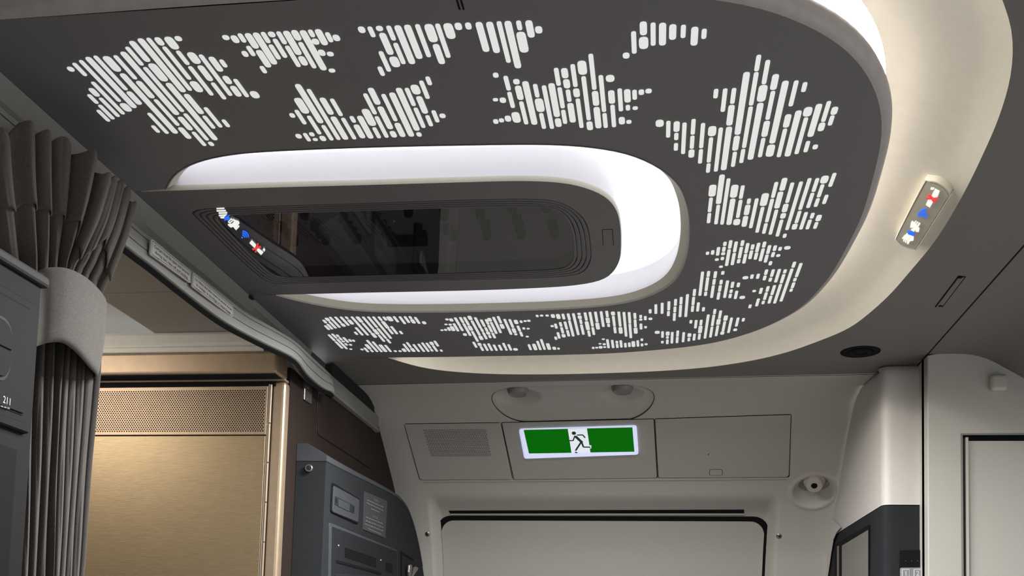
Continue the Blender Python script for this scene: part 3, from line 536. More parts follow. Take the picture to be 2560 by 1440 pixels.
# service flap marks on the face
c4 = [onz(*q) for q in ((1506, 574), (1531, 573), (1534, 613), (1508, 613))]
b = B()
for i, j in ((0, 1), (0, 3), (1, 2)): stroke(b, c4[i], c4[j], 0.0008, -UPZ, 0.0004)
b.build('service_flap', 'black', con)
def px_poly(name, px, o, sc, mat, root, plane=None, h=0.0006):
    b = B()
    for pl in px:
        pts = [plane(o[0]+x/sc, o[1]+y/sc) for x, y in pl]
        n = normal_of([np.array(p) for p in pts])
        b.prism(pts, n*h)
    return b.build(name, mat, root)
def wifi(name, c, radii, a0, a1, wd, o, sc, root, plane, h=0.0006):
    polys = [[(c[0]+wd*0.75*math.cos(t*math.pi/5), c[1]+wd*0.75*math.sin(t*math.pi/5)) for t in range(10)]]
    for r in radii:
        arc = [math.radians(a0+(a1-a0)*k/7) for k in range(8)]
        for k in range(7):
            t0, t1 = arc[k], arc[k+1]
            polys.append([(c[0]+(r-wd/2)*math.cos(t0), c[1]+(r-wd/2)*math.sin(t0)), (c[0]+(r+wd/2)*math.cos(t0), c[1]+(r+wd/2)*math.sin(t0)),
                          (c[0]+(r+wd/2)*math.cos(t1), c[1]+(r+wd/2)*math.sin(t1)), (c[0]+(r-wd/2)*math.cos(t1), c[1]+(r-wd/2)*math.sin(t1))])
    return px_poly(name, polys, o, sc, 'signblue', root, plane, h)
def quadstroke(p, q, w):
    d = unit(A(q[0]-p[0], q[1]-p[1], 0)); s = (-d[1]*w/2, d[0]*w/2)
    return [(p[0]-s[0], p[1]-s[1]), (q[0]-s[0], q[1]-s[1]), (q[0]+s[0], q[1]+s[1]), (p[0]+s[0], p[1]+s[1])]
zs = lambda x, y: onz(x, y, ZC-0.0002)
o9, s9 = (520, 500), 9.0  # glowing symbols put on the glass in place of a reflected sign
ph = px_poly('phone_symbol', [[(985, 898), (1085, 1005), (1060, 1065), (1035, 1065), (932, 965)], [(1135, 1080), (1250, 1170), (1195, 1235), (1100, 1135), (1105, 1090)], [(1255, 1075), (1290, 1110), (1270, 1160), (1230, 1120)]], o9, s9, 'signwhite', con, zs)
px_poly('red_cross', [quadstroke((1000, 1105), (1190, 1040), 34), quadstroke((1070, 1170), (1125, 970), 34)], o9, s9, 'signred', ph, zs, 0.001)
wifi('wifi_symbol', (768, 840), (58, 102, 146), -88, -2, 26, o9, s9, con, zs)
be = px_poly('seat_belt_symbol', [[(560, 412), (600, 440), (690, 470), (712, 515), (690, 545), (600, 575), (520, 618), (455, 570), (445, 540), (540, 530), (585, 480)], [(520, 405), (575, 455), (495, 528), (445, 490)],
    [(568, 600), (592, 582), (655, 650), (632, 678)], [(600, 578), (622, 568), (682, 628), (662, 645)], [(630, 565), (655, 555), (712, 580), (690, 622)],
    [(190, 180), (370, 170), (370, 195), (190, 200)], [(190, 228), (395, 220), (405, 250), (200, 255)], [(235, 275), (430, 268), (435, 298), (245, 305)], [(240, 330), (430, 315), (400, 350), (250, 360)], [(270, 378), (385, 360), (355, 410), (290, 405)]], o9, s9, 'signwhite', con, zs)
px_poly('buckle_tongue', [[(445, 345), (490, 400), (460, 450), (400, 440), (375, 465), (360, 420), (400, 370)], quadstroke((440, 360), (492, 332), 10)], o9, s9, 'signblue', be, zs, 0.001)
px_poly('buckle_slot', [quadstroke((485, 480), (535, 440), 10)], o9, s9, 'ink', be, zs, 0.001)

# ------------------------------------------------------------------ sign lens set in the flare
fl = bpy.data.objects['flare']
from mathutils.bvhtree import BVHTree
bt = BVHTree.FromPolygons([v.co[:] for v in fl.data.vertices], [p.vertices[:] for p in fl.data.polygons])
def cast(x, y):
    d = unit(ray(x, y)); h = bt.ray_cast(Vector(CAM), Vector(d))
    return (np.array(h[0]), np.array(h[1])) if h[0] is not None else (onz(x, y), A(0, 0, -1))
hits = [cast(x, y)[0] for x, y in ((2330, 470), (2345, 500), (2280, 570), (2295, 600), (2262, 600), (2305, 535))]
pc = sum(hits)/len(hits)
_, _, vt = np.linalg.svd(np.array(hits)-pc)
pn = vt[2] if np.dot(vt[2], CAM-pc) > 0 else -vt[2]
pc = pc+pn*0.0115
pl = lambda x, y: onplane(x, y, pc, pn)
sign = empty('cabin_sign', pc)
tag(sign, 'pill-shaped lit sign with phone, wifi and seat belt symbols on cream cove', 'sign')
o6, s6 = (2240, 420), 6.545
pill_px = [(425, 262), (500, 212), (620, 215), (740, 270), (850, 365), (885, 450), (862, 515), (380, 1285), (300, 1330), (200, 1318), (70, 1262), (5, 1180), (12, 1090)]
pin_px = [(470, 280), (530, 238), (620, 245), (730, 295), (820, 375), (850, 450), (832, 505), (355, 1270), (295, 1300), (205, 1290), (85, 1240), (30, 1175), (38, 1095)]
po = [pl(o6[0]+x/s6, o6[1]+y/s6) for x, y in pill_px]
po = catmull(po, 5, True); po.append(po[0]); po = resample(po, 81)[:-1]
pi_ = [pl(o6[0]+x/s6, o6[1]+y/s6) for x, y in pin_px]
pi_ = catmull(pi_, 5, True); pi_.append(pi_[0]); pi_ = resample(pi_, 81)[:-1]
B().loft([[p-pn*0.012 for p in po], po, [p*0.5+q*0.5+pn*0.0008 for p, q in zip(po, pi_)], [p-pn*0.001 for p in pi_]], True).build('frame', 'lip', sign, smooth=True)
b = B(); b.loft([[p-pn*0.012 for p in pi_], [p+pn*0.0005 for p in pi_]], True, True, True); b.build('lens', 'pill', sign)
pl2 = lambda x, y: onplane(x, y, pc+pn*0.0007, pn)
ph = px_poly('phone_symbol', [[(640, 335), (715, 375), (680, 470), (620, 480), (585, 450)], [(575, 318), (628, 325), (615, 352), (565, 350)], [(550, 505), (600, 515), (605, 560), (555, 645), (488, 600), (525, 520)]], o6, s6, 'signwhite', sign, pl2)
px_poly('red_cross', [quadstroke((503, 488), (690, 500), 30), quadstroke((545, 430), (642, 565), 30)], o6, s6, 'signred', ph, pl2, 0.0012)
wifi('wifi_symbol', (497, 797), (42, 84, 126), 180, 268, 26, o6, s6, sign, pl2)
be = px_poly('seat_belt_symbol', [[(265, 862), (310, 900), (385, 985), (372, 1045), (325, 1040), (320, 1000), (270, 970), (235, 975), (245, 890)], [(268, 985), (318, 1005), (300, 1040), (245, 1012)],
   [(318, 862), (335, 868), (305, 915), (290, 905)], [(345, 875), (362, 884), (335, 935), (318, 922)], [(372, 890), (400, 905), (375, 952), (350, 940)],
   [(185, 1065), (290, 1120), (285, 1185), (240, 1195), (100, 1150), (130, 1115)], [(125, 1165), (145, 1172), (135, 1205), (120, 1195)], [(155, 1176), (175, 1182), (165, 1222), (147, 1212)], [(185, 1186), (228, 1196), (205, 1245), (178, 1230)]], o6, s6, 'signwhite', sign, pl2)
px_poly('buckle_tongue', [[(195, 1022), (305, 1085), (298, 1108), (200, 1075)], [(245, 1018), (292, 1050), (270, 1092), (215, 1060)]], o6, s6, 'signblue', be, pl2, 0.0012)

# ------------------------------------------------------------------ small fittings in the outer ceiling
lat = empty('ceiling_latch', onz(2385, 730))
tag(lat, 'narrow dark slot cover with two screws in the right side of the ceiling', 'latch')
cs = [onz(*q) for q in ((2396, 689), (2415, 691), (2356, 768), (2337, 767))]
plate('slot_cover', cs, 0.001, 0.0008, 0, 'gap', lat, n=-UPZ)
plate('cover_plate', inset(cs, 0.0022), 0.001, 0.0014, 0, 'ceil', lat, n=-UPZ)
for x, y in ((2401, 693), (2351, 764)):
    b = B(); b.lathe(onz(x, y, ZC-0.001), (0, 0, -1), [(0.0038, 0), (0.0038, 0.0012), (0.002, 0.0018)], 14); b.build('screw', 'black', lat, smooth=True)
vent = empty('air_outlet', onz(2151, 879))
tag(vent, 'round black air outlet in the ceiling above the white door pillar', 'air outlet')
vc = onz(2151, 879)
rx = 0.5*np.linalg.norm(onz(2201, 878)-onz(2101, 880))
B().lathe(vc, (0, 0, -1), [(rx, -0.001), (rx, 0.0012), (rx*0.9, 0.002), (rx*0.66, 0.0004), (rx*0.62, 0.0)], 36).build('bezel', 'gap', vent, smooth=True)
B().lathe(vc, (0, 0, -1), [(rx*0.6, 0.0005), (rx*0.6, 0.001), (rx*0.55, 0.003), (rx*0.36, 0.0045), (rx*0.3, 0.002), (rx*0.05, 0.001)], 30).build('nozzle_ball', 'black', vent, smooth=True)
# ------------------------------------------------------------------ setting: door lining (curved outer wall), a profile swept across the cabin
XL = -0.797
KY = math.tan(math.radians(-2.5))
PROF = [(2.50, 2.15), (2.60, 2.149), (2.66, 2.143), (2.72, 2.122), (2.783, 2.079), (2.87, 2.016), (2.957, 1.950), (3.02, 1.888), (3.07, 1.82), (3.11, 1.74), (3.165, 1.55), (3.19, 1.3), (3.20, 0.6), (3.20, 0.0)]
pp = catmull([A(a, b, 0) for a, b in PROF], 40)
pp = resample(pp, 1600)
SL = np.concatenate([[0], np.cumsum([np.linalg.norm(pp[i+1]-pp[i]) for i in range(len(pp)-1)])])
PYa = np.array([p[0] for p in pp]); PZa = np.array([p[1] for p in pp])
def lin_pt(u, s, off=0.0):
    y = np.interp(s, SL, PYa); z = np.interp(s, SL, PZa); e = 0.004
    ty = np.interp(s+e, SL, PYa)-np.interp(s-e, SL, PYa); tz = np.interp(s+e, SL, PZa)-np.interp(s-e, SL, PZa)
    n = unit(A(0, tz, -ty)); n = n if np.dot(n, A(0, -1, -0.3)) > 0 else -n
    return A(u, y+(u-XL)*KY, z)+n*off
def lin_us(x, y):
    """where a view ray meets the undisplaced lining: (u, s)"""
    d = ray(x, y); best = None
    t = (PZa-CAM[2])/d[2]; res = t*d[1]-(PYa+(t*d[0]-XL)*KY)
    for i in range(len(res)-1):
        if res[i] <= 0 < res[i+1] or res[i] >= 0 > res[i+1]:
            f = res[i]/(res[i]-res[i+1]); s = SL[i]+(SL[i+1]-SL[i])*f; tt = t[i]+(t[i+1]-t[i])*f
            return tt*d[0], s
    return best
def lin_px(x, y, off=0.0): return lin_pt(*lin_us(x, y), off)
def sstep(a, b, x): t = np.clip((x-a)/(b-a), 0, 1); return t*t*(3-2*t)
# relief of the lining, in metres (negative = set back)
ol, sl_ = lin_us(1228, 995); orr, sr_ = lin_us(1636, 985)
oc_u = (ol+orr)/2; oc_s = lin_us(1432, 998)[1]; ov_h = abs(lin_us(1432, 1038)[1]-lin_us(1432, 959)[1])/2; ov_w = (orr-ol)/2
lampA, lampB = lin_us(1292, 990), lin_us(1555, 985)
noz = lin_us(2036, 1222)
dl, dr = lin_us(1075, 1300)[0], lin_us(1945, 1300)[0]
s_ramp0, s_ramp1 = lin_us(1500, 1233)[1], lin_us(1500, 1300)[1]
def relief(u, s):
    r = 0.0
    # oval lamp bezel: stadium distance
    dx = max(abs(u-oc_u)-(ov_w-ov_h), 0.0); dist = math.hypot(dx, s-oc_s)-ov_h
    if dist < 0.012:
        r += -0.004*float(sstep(0.001, -0.004, dist)) + 0.0025*math.exp(-((dist+0.007)/0.003)**2)
        for cu, cs_, R, D in ((lampA[0], lampA[1]+0.010, 0.062, 0.020), (lampB[0], lampB[1]+0.006, 0.055, 0.018)):
            q = math.hypot((u-cu)*0.9, (s-cs_)*1.25)/R
            if q < 1: r -= D*(1-q*q)**1.5
    q = math.hypot(u-noz[0], (s-noz[1]-0.008)*1.05)/0.062
    if q < 1.15: r += -0.020*float(sstep(1.0, 0.45, q)) + 0.004*math.exp(-((q-1.0)/0.12)**2)
    # the surround sinks towards the door
    m = float(sstep(dl-0.004, dl+0.03, u)*sstep(dr+0.004, dr-0.03, u))
    r += -0.040*m*float(sstep(s_ramp0, s_ramp1+0.02, s))
    return r
us = np.arange(XL, 0.64, 0.0035)
ss = np.concatenate([np.arange(0.037, 0.36, 0.005), np.arange(0.36, 1.02, 0.0045), np.arange(1.05, SL[-1], 0.08), [SL[-1]]])
ss[0] = 0.037
s_ceil = 0.037
vs = []; fs = []
s_seq = [s for s in ss]
s_norm = {}
base = []
for s in s_seq:
    a0 = lin_pt(XL, s); a1 = lin_pt(XL, s, 1.0); base.append((a0, a1-a0))
for j, s in enumerate(s_seq):
    p0, n0 = base[j]
    for u in us:
        r = relief(u, s) if s < 1.0 else -0.040*float(sstep(dl-0.004, dl+0.03, u)*sstep(dr+0.004, dr-0.03, u))
        vs.append((u, p0[1]+(u-XL)*KY+n0[1]*r, p0[2]+n0[2]*r))
nu = len(us)
for j in range(len(s_seq)-1):
    for i in range(nu-1):
        k = j*nu+i; fs.append((k, k+1, k+nu+1, k+nu))
wall_far = mesh('wall_far', vs, fs, 'lining', smooth=True)
tag(wall_far, 'grey moulded lining curving down from ceiling to the aircraft door', 'wall', kind='structure')
def lin_pr(x, y, off=0.0):
    u, s = lin_us(x, y)
    for _ in range(4):
        p = lin_pt(u, s, relief(u, s)); d = ray(x, y); t = np.dot(p-CAM, FWD)
        q = CAM+d*t; u += (q[0]-p[0]); s -= (q[2]-p[2])*1.1
    return lin_pt(u, s, relief(u, s)+off)
def lin_n(x, y):
    u, s = lin_us(x, y); return unit(lin_pt(u, s, 1.0)-lin_pt(u, s, 0.0))
# ceiling-to-lining seam
b = B(); a0 = lin_pt(XL, 0.037); 
for off in (0.0,):
    stroke(b, A(XL, 2.5375, ZC-0.0003), A(0.60, 2.5375+(0.60-XL)*KY*0.85, ZC-0.0003), 0.0016, -UPZ, 0.0004)
part(b.build('seam', 'gap'), wall_far)

def lin_plate(name, px, r, h, bev, mat, root, grow=0.0, off=0.0):
    cs = [lin_px(x, y, off) for x, y in px]
    n = normal_of(cs)
    if grow: cs = inset(cs, -grow)
    return plate(name, cs, r, h, bev, mat, root, n=n), cs, n
# three flat panels above the door
spk = empty('speaker_panel', lin_px(1150, 1130))
tag(spk, 'grey access panel with a perforated loudspeaker grille, left of the exit sign', 'panel')
q1 = [(1011, 1060), (1251.5, 1057), (1281, 1197.5), (1050, 1199)]
lin_plate('panel_gap', q1, 0.010, 0.0006, 0, 'gap', spk, 0.0016)
pp1, c1, n1 = lin_plate('panel_plate', q1, [0.003, 0.003, 0.006, 0.012], 0.0030, 0.0016, 'liningp', spk)
def on_panel(c, n, h): 
    pc_ = sum(c)/len(c)+n*h
    return lambda x, y: onplane(x, y, pc_, n)
pf = on_panel(c1, n1, 0.0031)
g = [pf(*q) for q in ((1059, 1075.5), (1214, 1074.5), (1227, 1139), (1078, 1140))]
b = B(); NR, NC = 19, 36
ex = unit(g[1]-g[0]); ey = unit(g[3]-g[0]); ey = unit(ey-ex*np.dot(ex, ey))
for i in range(NR):
    for j in range(NC):
        tx_ = (j+0.5*(i % 2))/(NC-0.5); ty_ = i/(NR-1)
        p = (g[0]*(1-tx_)+g[1]*tx_)*(1-ty_)+(g[3]*(1-tx_)+g[2]*tx_)*ty_
        b.add([p+0.00155*(ex*math.cos(k*math.pi/3)+ey*math.sin(k*math.pi/3)) for k in range(6)], [(0, 1, 2, 3, 4, 5)])
tag(b.build('grille_holes', 'gap', spk), kind='stuff')
exp_ = empty('centre_hatch', lin_px(1450, 1125))
tag(exp_, 'plain grey centre panel carrying the green exit sign above the door', 'panel')
q2 = [(1254.5, 1056.5), (1634, 1047.5), (1642.5, 1193.5), (1285, 1198)]
lin_plate('panel_gap', q2, 0.004, 0.0006, 0, 'gap', exp_, 0.0016)
pp2, c2, n2 = lin_plate('panel_plate', q2, [0.003, 0.003, 0.006, 0.006], 0.0030, 0.0016, 'liningp', exp_)
hat = empty('hatch_panel', lin_px(1800, 1115))
tag(hat, 'blank grey access hatch with a small oval latch, right of the exit sign', 'panel')
q3 = [(1637.5, 1047.5), (1977, 1036.5), (1972, 1191.5), (1646, 1193.5)]
lin_plate('panel_gap', q3, 0.006, 0.0006, 0, 'gap', hat, 0.0018)
pp3, c3, n3 = lin_plate('panel_plate', q3, [0.003, 0.004, 0.010, 0.006], 0.0034, 0.0018, 'liningp', hat)
pf3 = on_panel(c3, n3, 0.0034)
lc = [pf3(*q) for q in ((1773, 1173.5), (1806.5, 1173), (1806.5, 1188.5), (1773.5, 1189))]
plate('latch_gap', lc, 0.008, 0.0004, 0, 'gap', hat, n=n3)
plate('latch_button', inset(lc, 0.0012), 0.007, 0.0016, 0.0006, 'liningp', hat, n=n3)
b = B(); b.lathe(pf3(1771, 1136), n3, [(0.0018, 0), (0.0018, 0.0004)], 8); b.build('pin_hole', 'gap', hat)
# pale ledge under the three panels
b = B()
e0, e1 = lin_px(1062, 1203.5), lin_px(1968, 1196)
ln = lin_n(1500, 1200)
b.prism([e0+ln*0.0002, e1+ln*0.0002, e1+ln*0.0034, e0+ln*0.0034], unit(np.cross(ln, e1-e0))*0.0022)
part(b.build('panel_ledge', 'lining'), wall_far)

# exit sign
ex_s = empty('exit_sign', lin_px(1450, 1100))
tag(ex_s, 'lit green exit sign with a running figure in a pale blue-white frame', 'exit sign')
pf2 = on_panel(c2, n2, 0.0030)
fc = [pf2(*q) for q in ((1297.5, 1071.5), (1591.5, 1062.5), (1596.5, 1133), (1311, 1143.5))]
plate('frame', fc, 0.008, 0.010, 0.004, 'exitframe', ex_s, n=n2, smooth=True)
pf2b = on_panel(c2, n2, 0.0131)
gc_ = [pf2b(*q) for q in ((1309.5, 1076), (1581, 1069.5), (1586, 1129), (1322.5, 1133.5))]
plate('green_face', gc_, 0.001, 0.0005, 0, 'exitgreen', ex_s, n=n2)
pf2c = on_panel(c2, n2, 0.0138)
def sgn(x, y): return pf2c(980+x/3.765, 920+y/3.765)
plate('white_doorway', [sgn(1655, 578), sgn(1835, 573), sgn(1868, 797), sgn(1690, 800)], 0.0005, 0.0003, 0, 'exitwhite', ex_s, n=n2)
b = B()
hc = sgn(1712, 612); r_ = np.linalg.norm(sgn(1732, 612)-hc)
eu = unit(sgn(1800, 612)-hc); ev = unit(np.cross(n2, eu))
b.prism([hc+n2*0.0004+r_*(eu*math.cos(k*math.pi/8)+ev*math.sin(k*math.pi/8)) for k in range(16)], n2*0.0006)
ku = r_/20.0
for p, q, w in (((1725, 640), (1790, 700), 26), ((1742, 630), (1795, 628), 12), ((1795, 628), (1818, 655), 12), ((1722, 636), (1705, 682), 12), ((1706, 682), (1668, 682), 12),
                ((1785, 695), (1802, 742), 16), ((1800, 742), (1868, 744), 13), ((1778, 700), (1728, 776), 16), ((1722, 790), (1745, 797), 12)):
    stroke(b, sgn(*p)+n2*0.0004, sgn(*q)+n2*0.0004, w*ku, n2, 0.0006)
b.build('running_figure', 'exitman', ex_s)
plate('white_block', [sgn(1858, 728), sgn(1876, 728), sgn(1876, 756), sgn(1858, 756)], 0.0004, 0.0003, 0, 'exitwhite', ex_s, n=n2)

# oval lamp bezel fittings
def lamp(px, axis, label, R=0.030):
    p = lin_px(*px, -0.020)
    L = empty('reading_lamp', p); tag(L, label, 'lamp', 'lamps in the oval bezel')
    a = unit(axis)
    B().lathe(p, a, [(R*1.25, -0.004), (R*1.25, 0.004), (R*1.1, 0.007)], 28).build('socket_ring', 'dark', L, smooth=True)  # dark colour stands in for the shade round the barrel
    B().lathe(p, a, [(R, 0.0), (R*1.02, 0.006), (R*0.94, 0.020), (R*0.80, 0.029), (R*0.76, 0.030), (R*0.6, 0.027)], 28).build('lamp_barrel', 'darknozzle', L, smooth=True)
    B().lathe(p+a*0.026, a, [(R*0.66, 0.0), (R*0.66, 0.002)], 24).build('lens', 'headgrey', L, smooth=True)
lamp((1294, 978), (0.03, -0.12, -0.99), 'left of the two dark grey spot lamps in the oval ceiling recess')
lamp((1556, 972), (-0.02, -0.10, -0.99), 'right spot lamp in the oval recess, with a bright lower edge')
ov = []
for k in range(72):
    t = 2*math.pi*k/72
    cu = oc_u+math.copysign(ov_w-ov_h, math.cos(t))+ov_h*math.cos(t); cs_ = oc_s+ov_h*math.sin(t)
    ov.append((cu, cs_))
b = B()
b.loft([[lin_pt(u, s, 0.0006) for u, s in ov], [lin_pt(oc_u+(u-oc_u)*0.993, oc_s+(s-oc_s)*0.97, -0.0002) for u, s in ov]], True)
part(b.build('bezel_groove', 'dark'), wall_far)
# air nozzle in its dish
nz = empty('air_nozzle', lin_px(2032, 1215, -0.016))
tag(nz, 'pale grey swivelling air nozzle in a round dish beside the door pillar', 'air nozzle')
a = unit(A(-0.10, -0.75, -0.62)); p = lin_px(2037, 1206, -0.020)
B().lathe(lin_px(2038, 1204, -0.012), unit(A(0, -0.5, -0.85)), [(0.050, -0.004), (0.050, 0.003), (0.046, 0.006), (0.034, 0.005), (0.03, 0.0)], 36).build('socket_ring', 'darknozzle', nz, smooth=True)
B().lathe(p, a, [(0.028, -0.002), (0.031, 0.008), (0.031, 0.016), (0.027, 0.024), (0.023, 0.028), (0.0235, 0.042), (0.021, 0.046), (0.009, 0.0465), (0.0075, 0.043)], 32).build('nozzle_body', 'nozzle', nz, smooth=True)
B().lathe(p+a*0.0425, a, [(0.0078, 0), (0.0078, 0.0042), (0.002, 0.0045)], 18).build('outlet_hole', 'black', nz)

# ------------------------------------------------------------------ the door below
D = empty('door_1', lin_px(1500, 1400)); tag(D, 'grey aircraft door panel with a black rubber gap, below the exit sign', 'door', kind='structure')
def door_patch(name, xl, xr, ytop, rad, off, mat, root):
    u0a, st = lin_us(xl[0], ytop); u1a, _ = lin_us(xr[0], ytop)
    sb = 1.55
    rows = [st+rad*(1-math.cos(k*math.pi/16)) for k in range(9)]+list(np.arange(st+rad+0.01, sb, 0.03))
    b = B(); loops = []
    for s in rows:
        k = max(0.0, 1-(s-st)/rad); cut = rad-rad*math.sqrt(max(0, 1-k*k))
        ul, ur = u0a+cut, u1a-cut
        loops.append([lin_pt(ul+(ur-ul)*t, s, off) for t in np.linspace(0, 1, 25)])
    b.loft(loops, False)
    # skirt so that the patch has thickness
    edge = [l[0] for l in loops[::-1]]+loops[0]+[l[-1] for l in loops]
    nn = unit(lin_pt(0, st+0.05, 1)-lin_pt(0, st+0.05, 0))
    b.loft([edge, [e-nn*0.012 for e in edge]], False)
    return b.build(name, mat, root, smooth=True)
door_patch('door_seal', (1083, 0), (1929, 0), 1304, 0.050, -0.0365, 'black', D)
door_patch('door_leaf', (1096, 0), (1915, 0), 1314, 0.042, -0.0325, 'liningp', D)
# long slot over the door
b = B()
nn = lin_n(1500, 1280)
sl = [lin_pr(1122, 1276.5), lin_pr(1860, 1274), lin_pr(1860, 1282.5), lin_pr(1126, 1283)]
nn = normal_of(sl)
plate('slot_opening', sl, 0.0005, 0.0020, 0, 'black', D, n=nn)
b = B(); b.prism([sl[3]+nn*0.001, sl[2]+nn*0.001, sl[2]+nn*0.005, sl[3]+nn*0.005], unit(sl[3]-sl[0])*0.0026)
b.build('slot_lip', 'lining', D)
for x, y, lb in ((1069, 1335, 'left'), (1947.5, 1340, 'right')):
    u, s = lin_us(x, y); p = lin_pt(u, s, relief(u, s)); n = lin_n(x, y)
    sc_ = empty('screw', p); tag(sc_, 'steel screw head beside the %s edge of the door gap' % lb, 'screw')
    B().lathe(p, n, [(0.0078, -0.001), (0.0078, 0.0015), (0.006, 0.0032), (0.0034, 0.0036)], 18).build('head', 'steel', sc_, smooth=True)
    B().lathe(p+n*0.0030, n, [(0.003, 0), (0.003, 0.0008)], 6).build('socket', 'gap', sc_)

# ------------------------------------------------------------------ right side: pillar, lavatory wall and right ceiling
YP = 2.40
ridge = ony(2207, 1100, YP)[0]; pr = 0.608
pil = empty('door_pillar', (0.55, YP, 1.0))
tag(pil, 'pale grey door pillar with a dark lower half carrying a screen', 'pillar')
bl = [(2146, 962), (2140, 985), (2128, 1040), (2116, 1100), (2104, 1170), (2093, 1240), (2083, 1310), (2076, 1370), (2068, 1440), (2062, 1500)]
bp = []
for x, y in bl:
    u, s = lin_us(x, y); bp.append(lin_pt(u, s, 0.004))
def back_at(z):
    zs_ = [p[2] for p in bp][::-1]; 
    if z < zs_[0]:
        s = np.interp(-z, -PZa, SL); return A(bp[-1][0], np.interp(s, SL, PYa)+(bp[-1][0]-XL)*KY-0.004, z)
    return A(np.interp(z, zs_, [p[0] for p in bp][::-1]), np.interp(z, zs_, [p[1] for p in bp][::-1]), z)
ztop = ony(2200, 906, YP)[2]; zmid = ony(2260, 1259, YP)[2]
def pillar_ring(z, inset_=0.0, k=1.0):
    bk = back_at(z); r = 0.010
    f0 = A(ridge, YP, z); d = unit(bk-f0)
    R0 = 0.022; q1 = f0+A(R0, inset_, 0); q2 = f0+d*R0+A(0, inset_, 0); fm = f0+A(0, inset_, 0)
    pts = [A(pr, YP+inset_, z), A(ridge+0.05, YP+inset_, z)]+[(1-t)**2*q1+2*t*(1-t)*fm+t*t*q2 for t in np.linspace(0, 1, 7)]
    for t in np.linspace(0.15, 1, 8): pts.append(f0*(1-t)+bk*t+A(inset_*0.8, 0, 0))
    return pts
loops = []
for z, rnd in [(ztop+0.002, 0.030), (ztop-0.004, 0.018), (ztop-0.012, 0.009), (ztop-0.022, 0.003), (ztop-0.035, 0.0)]+[(q, 0.0) for q in np.linspace(ztop-0.06, zmid+0.0, 14)]:
    loops.append(pillar_ring(min(z, 2.148), rnd))
B().loft(loops, False).build('upper_cover', 'colw', pil, smooth=True)
loops = [pillar_ring(z, 0.0016) for z in np.linspace(zmid-0.0002, 0.2, 20)]
B().loft(loops, False).build('lower_cover', 'dark', pil, smooth=True)
loops = [[p for p in pillar_ring(zmid, -0.0006)], [p for p in pillar_ring(zmid-0.0024, -0.0006)], [p for p in pillar_ring(zmid-0.0024, 0.002)]]
B().loft(loops, False).build('cover_lip', 'colw2', pil, smooth=True)
# rounded top-left flank above the dark part: pale strip left of the dark cover
fl0 = A(ridge, YP, 1.7); flb = back_at(1.7)
fn = unit(np.cross(unit(flb-fl0), UPZ)); fn = fn if np.dot(fn, CAM-fl0) > 0 else -fn
pfl = lambda x, y: onplane(x, y, fl0+fn*0.002, fn)
strip = [pfl(2103, 1318), pfl(2092, 1332), pfl(2084, 1350), pfl(2078, 1385), pfl(2070, 1440), pfl(2064, 1500), pfl(2040, 1500), pfl(2045, 1440), pfl(2062, 1330), pfl(2070, 1290)]
b = B(); b.prism(strip, fn*0.002); b.build('edge_strip', 'colw', pil)
scn = [pfl(2172, 1312), pfl(2172, 1470), pfl(2087, 1470), pfl(2087, 1361)]
plate('screen_frame', scn, 0.001, 0.0006, 0, 'black', pil, n=fn)
scn2 = [pfl(2172, 1322), pfl(2172, 1470), pfl(2098, 1470), pfl(2098, 1368)]
plate('screen_bezel', [pfl(2094, 1366), pfl(2098, 1364), pfl(2098, 1470), pfl(2094, 1470)], 0.0, 0.0016, 0, 'steel', pil, n=fn)
plate('screen', [pfl(2171, 1325), pfl(2171, 1470), pfl(2106, 1470), pfl(2106, 1364)], 0.001, 0.0014, 0, 'screen', pil, n=fn)
# keypad
kp = empty('keypad', ony(2285, 1420, YP)); tag(kp, 'grey keypad with keys 1 and 2 on black plate in the dark pillar', 'keypad')
NF = A(0, -1, 0)
yk = lambda x, y: ony(x, y, YP-0.0005)
plate('back_plate', [yk(2249, 1376), yk(2316, 1375), yk(2316, 1500), yk(2249, 1500)], 0.002, 0.002, 0.0006, 'black', kp, n=NF)
yk2 = lambda x, y: ony(x, y, YP-0.0027)
plate('key_field', [yk2(2250, 1419.5), yk2(2308, 1419), yk2(2308, 1500), yk2(2250, 1500)], 0.004, 0.0025, 0.0008, 'key', kp, n=NF)
yk3 = lambda x, y: ony(x, y, YP-0.0053)
for kx, ch in ((2264.5, '1'), (2294, '2')):
    for ky, c2_ in ((1433, ch), (1465, None)):
        kk = [yk3(kx-9.5, ky-10), yk3(kx+9.5, ky-10), yk3(kx+9.5, ky+10), yk3(kx-9.5, ky+10)]
        o_ = plate('key', kk, 0.0012, 0.0008, 0.0002, 'print', kp, n=NF)
        ki = inset(kk, 0.0011)
        plate('key_cap', ki, 0.0009, 0.0011, 0.0002, 'key', o_, n=NF)
        if c2_:
            p0 = yk3(kx, ky+6)+NF*0.0013
            text('key_digit', c2_, p0, (1, 0, 0), (0, 0, 1), 0.015, 'print', o_, align='CENTER')
b = B()
for x in (2264, 2279, 2294): b.lathe(ony(x, 1402, YP-0.0027), NF, [(0.0008, 0), (0.0008, 0.0003)], 8)
tag(b.build('indicator_dots', 'dimprint', kp), kind='stuff')

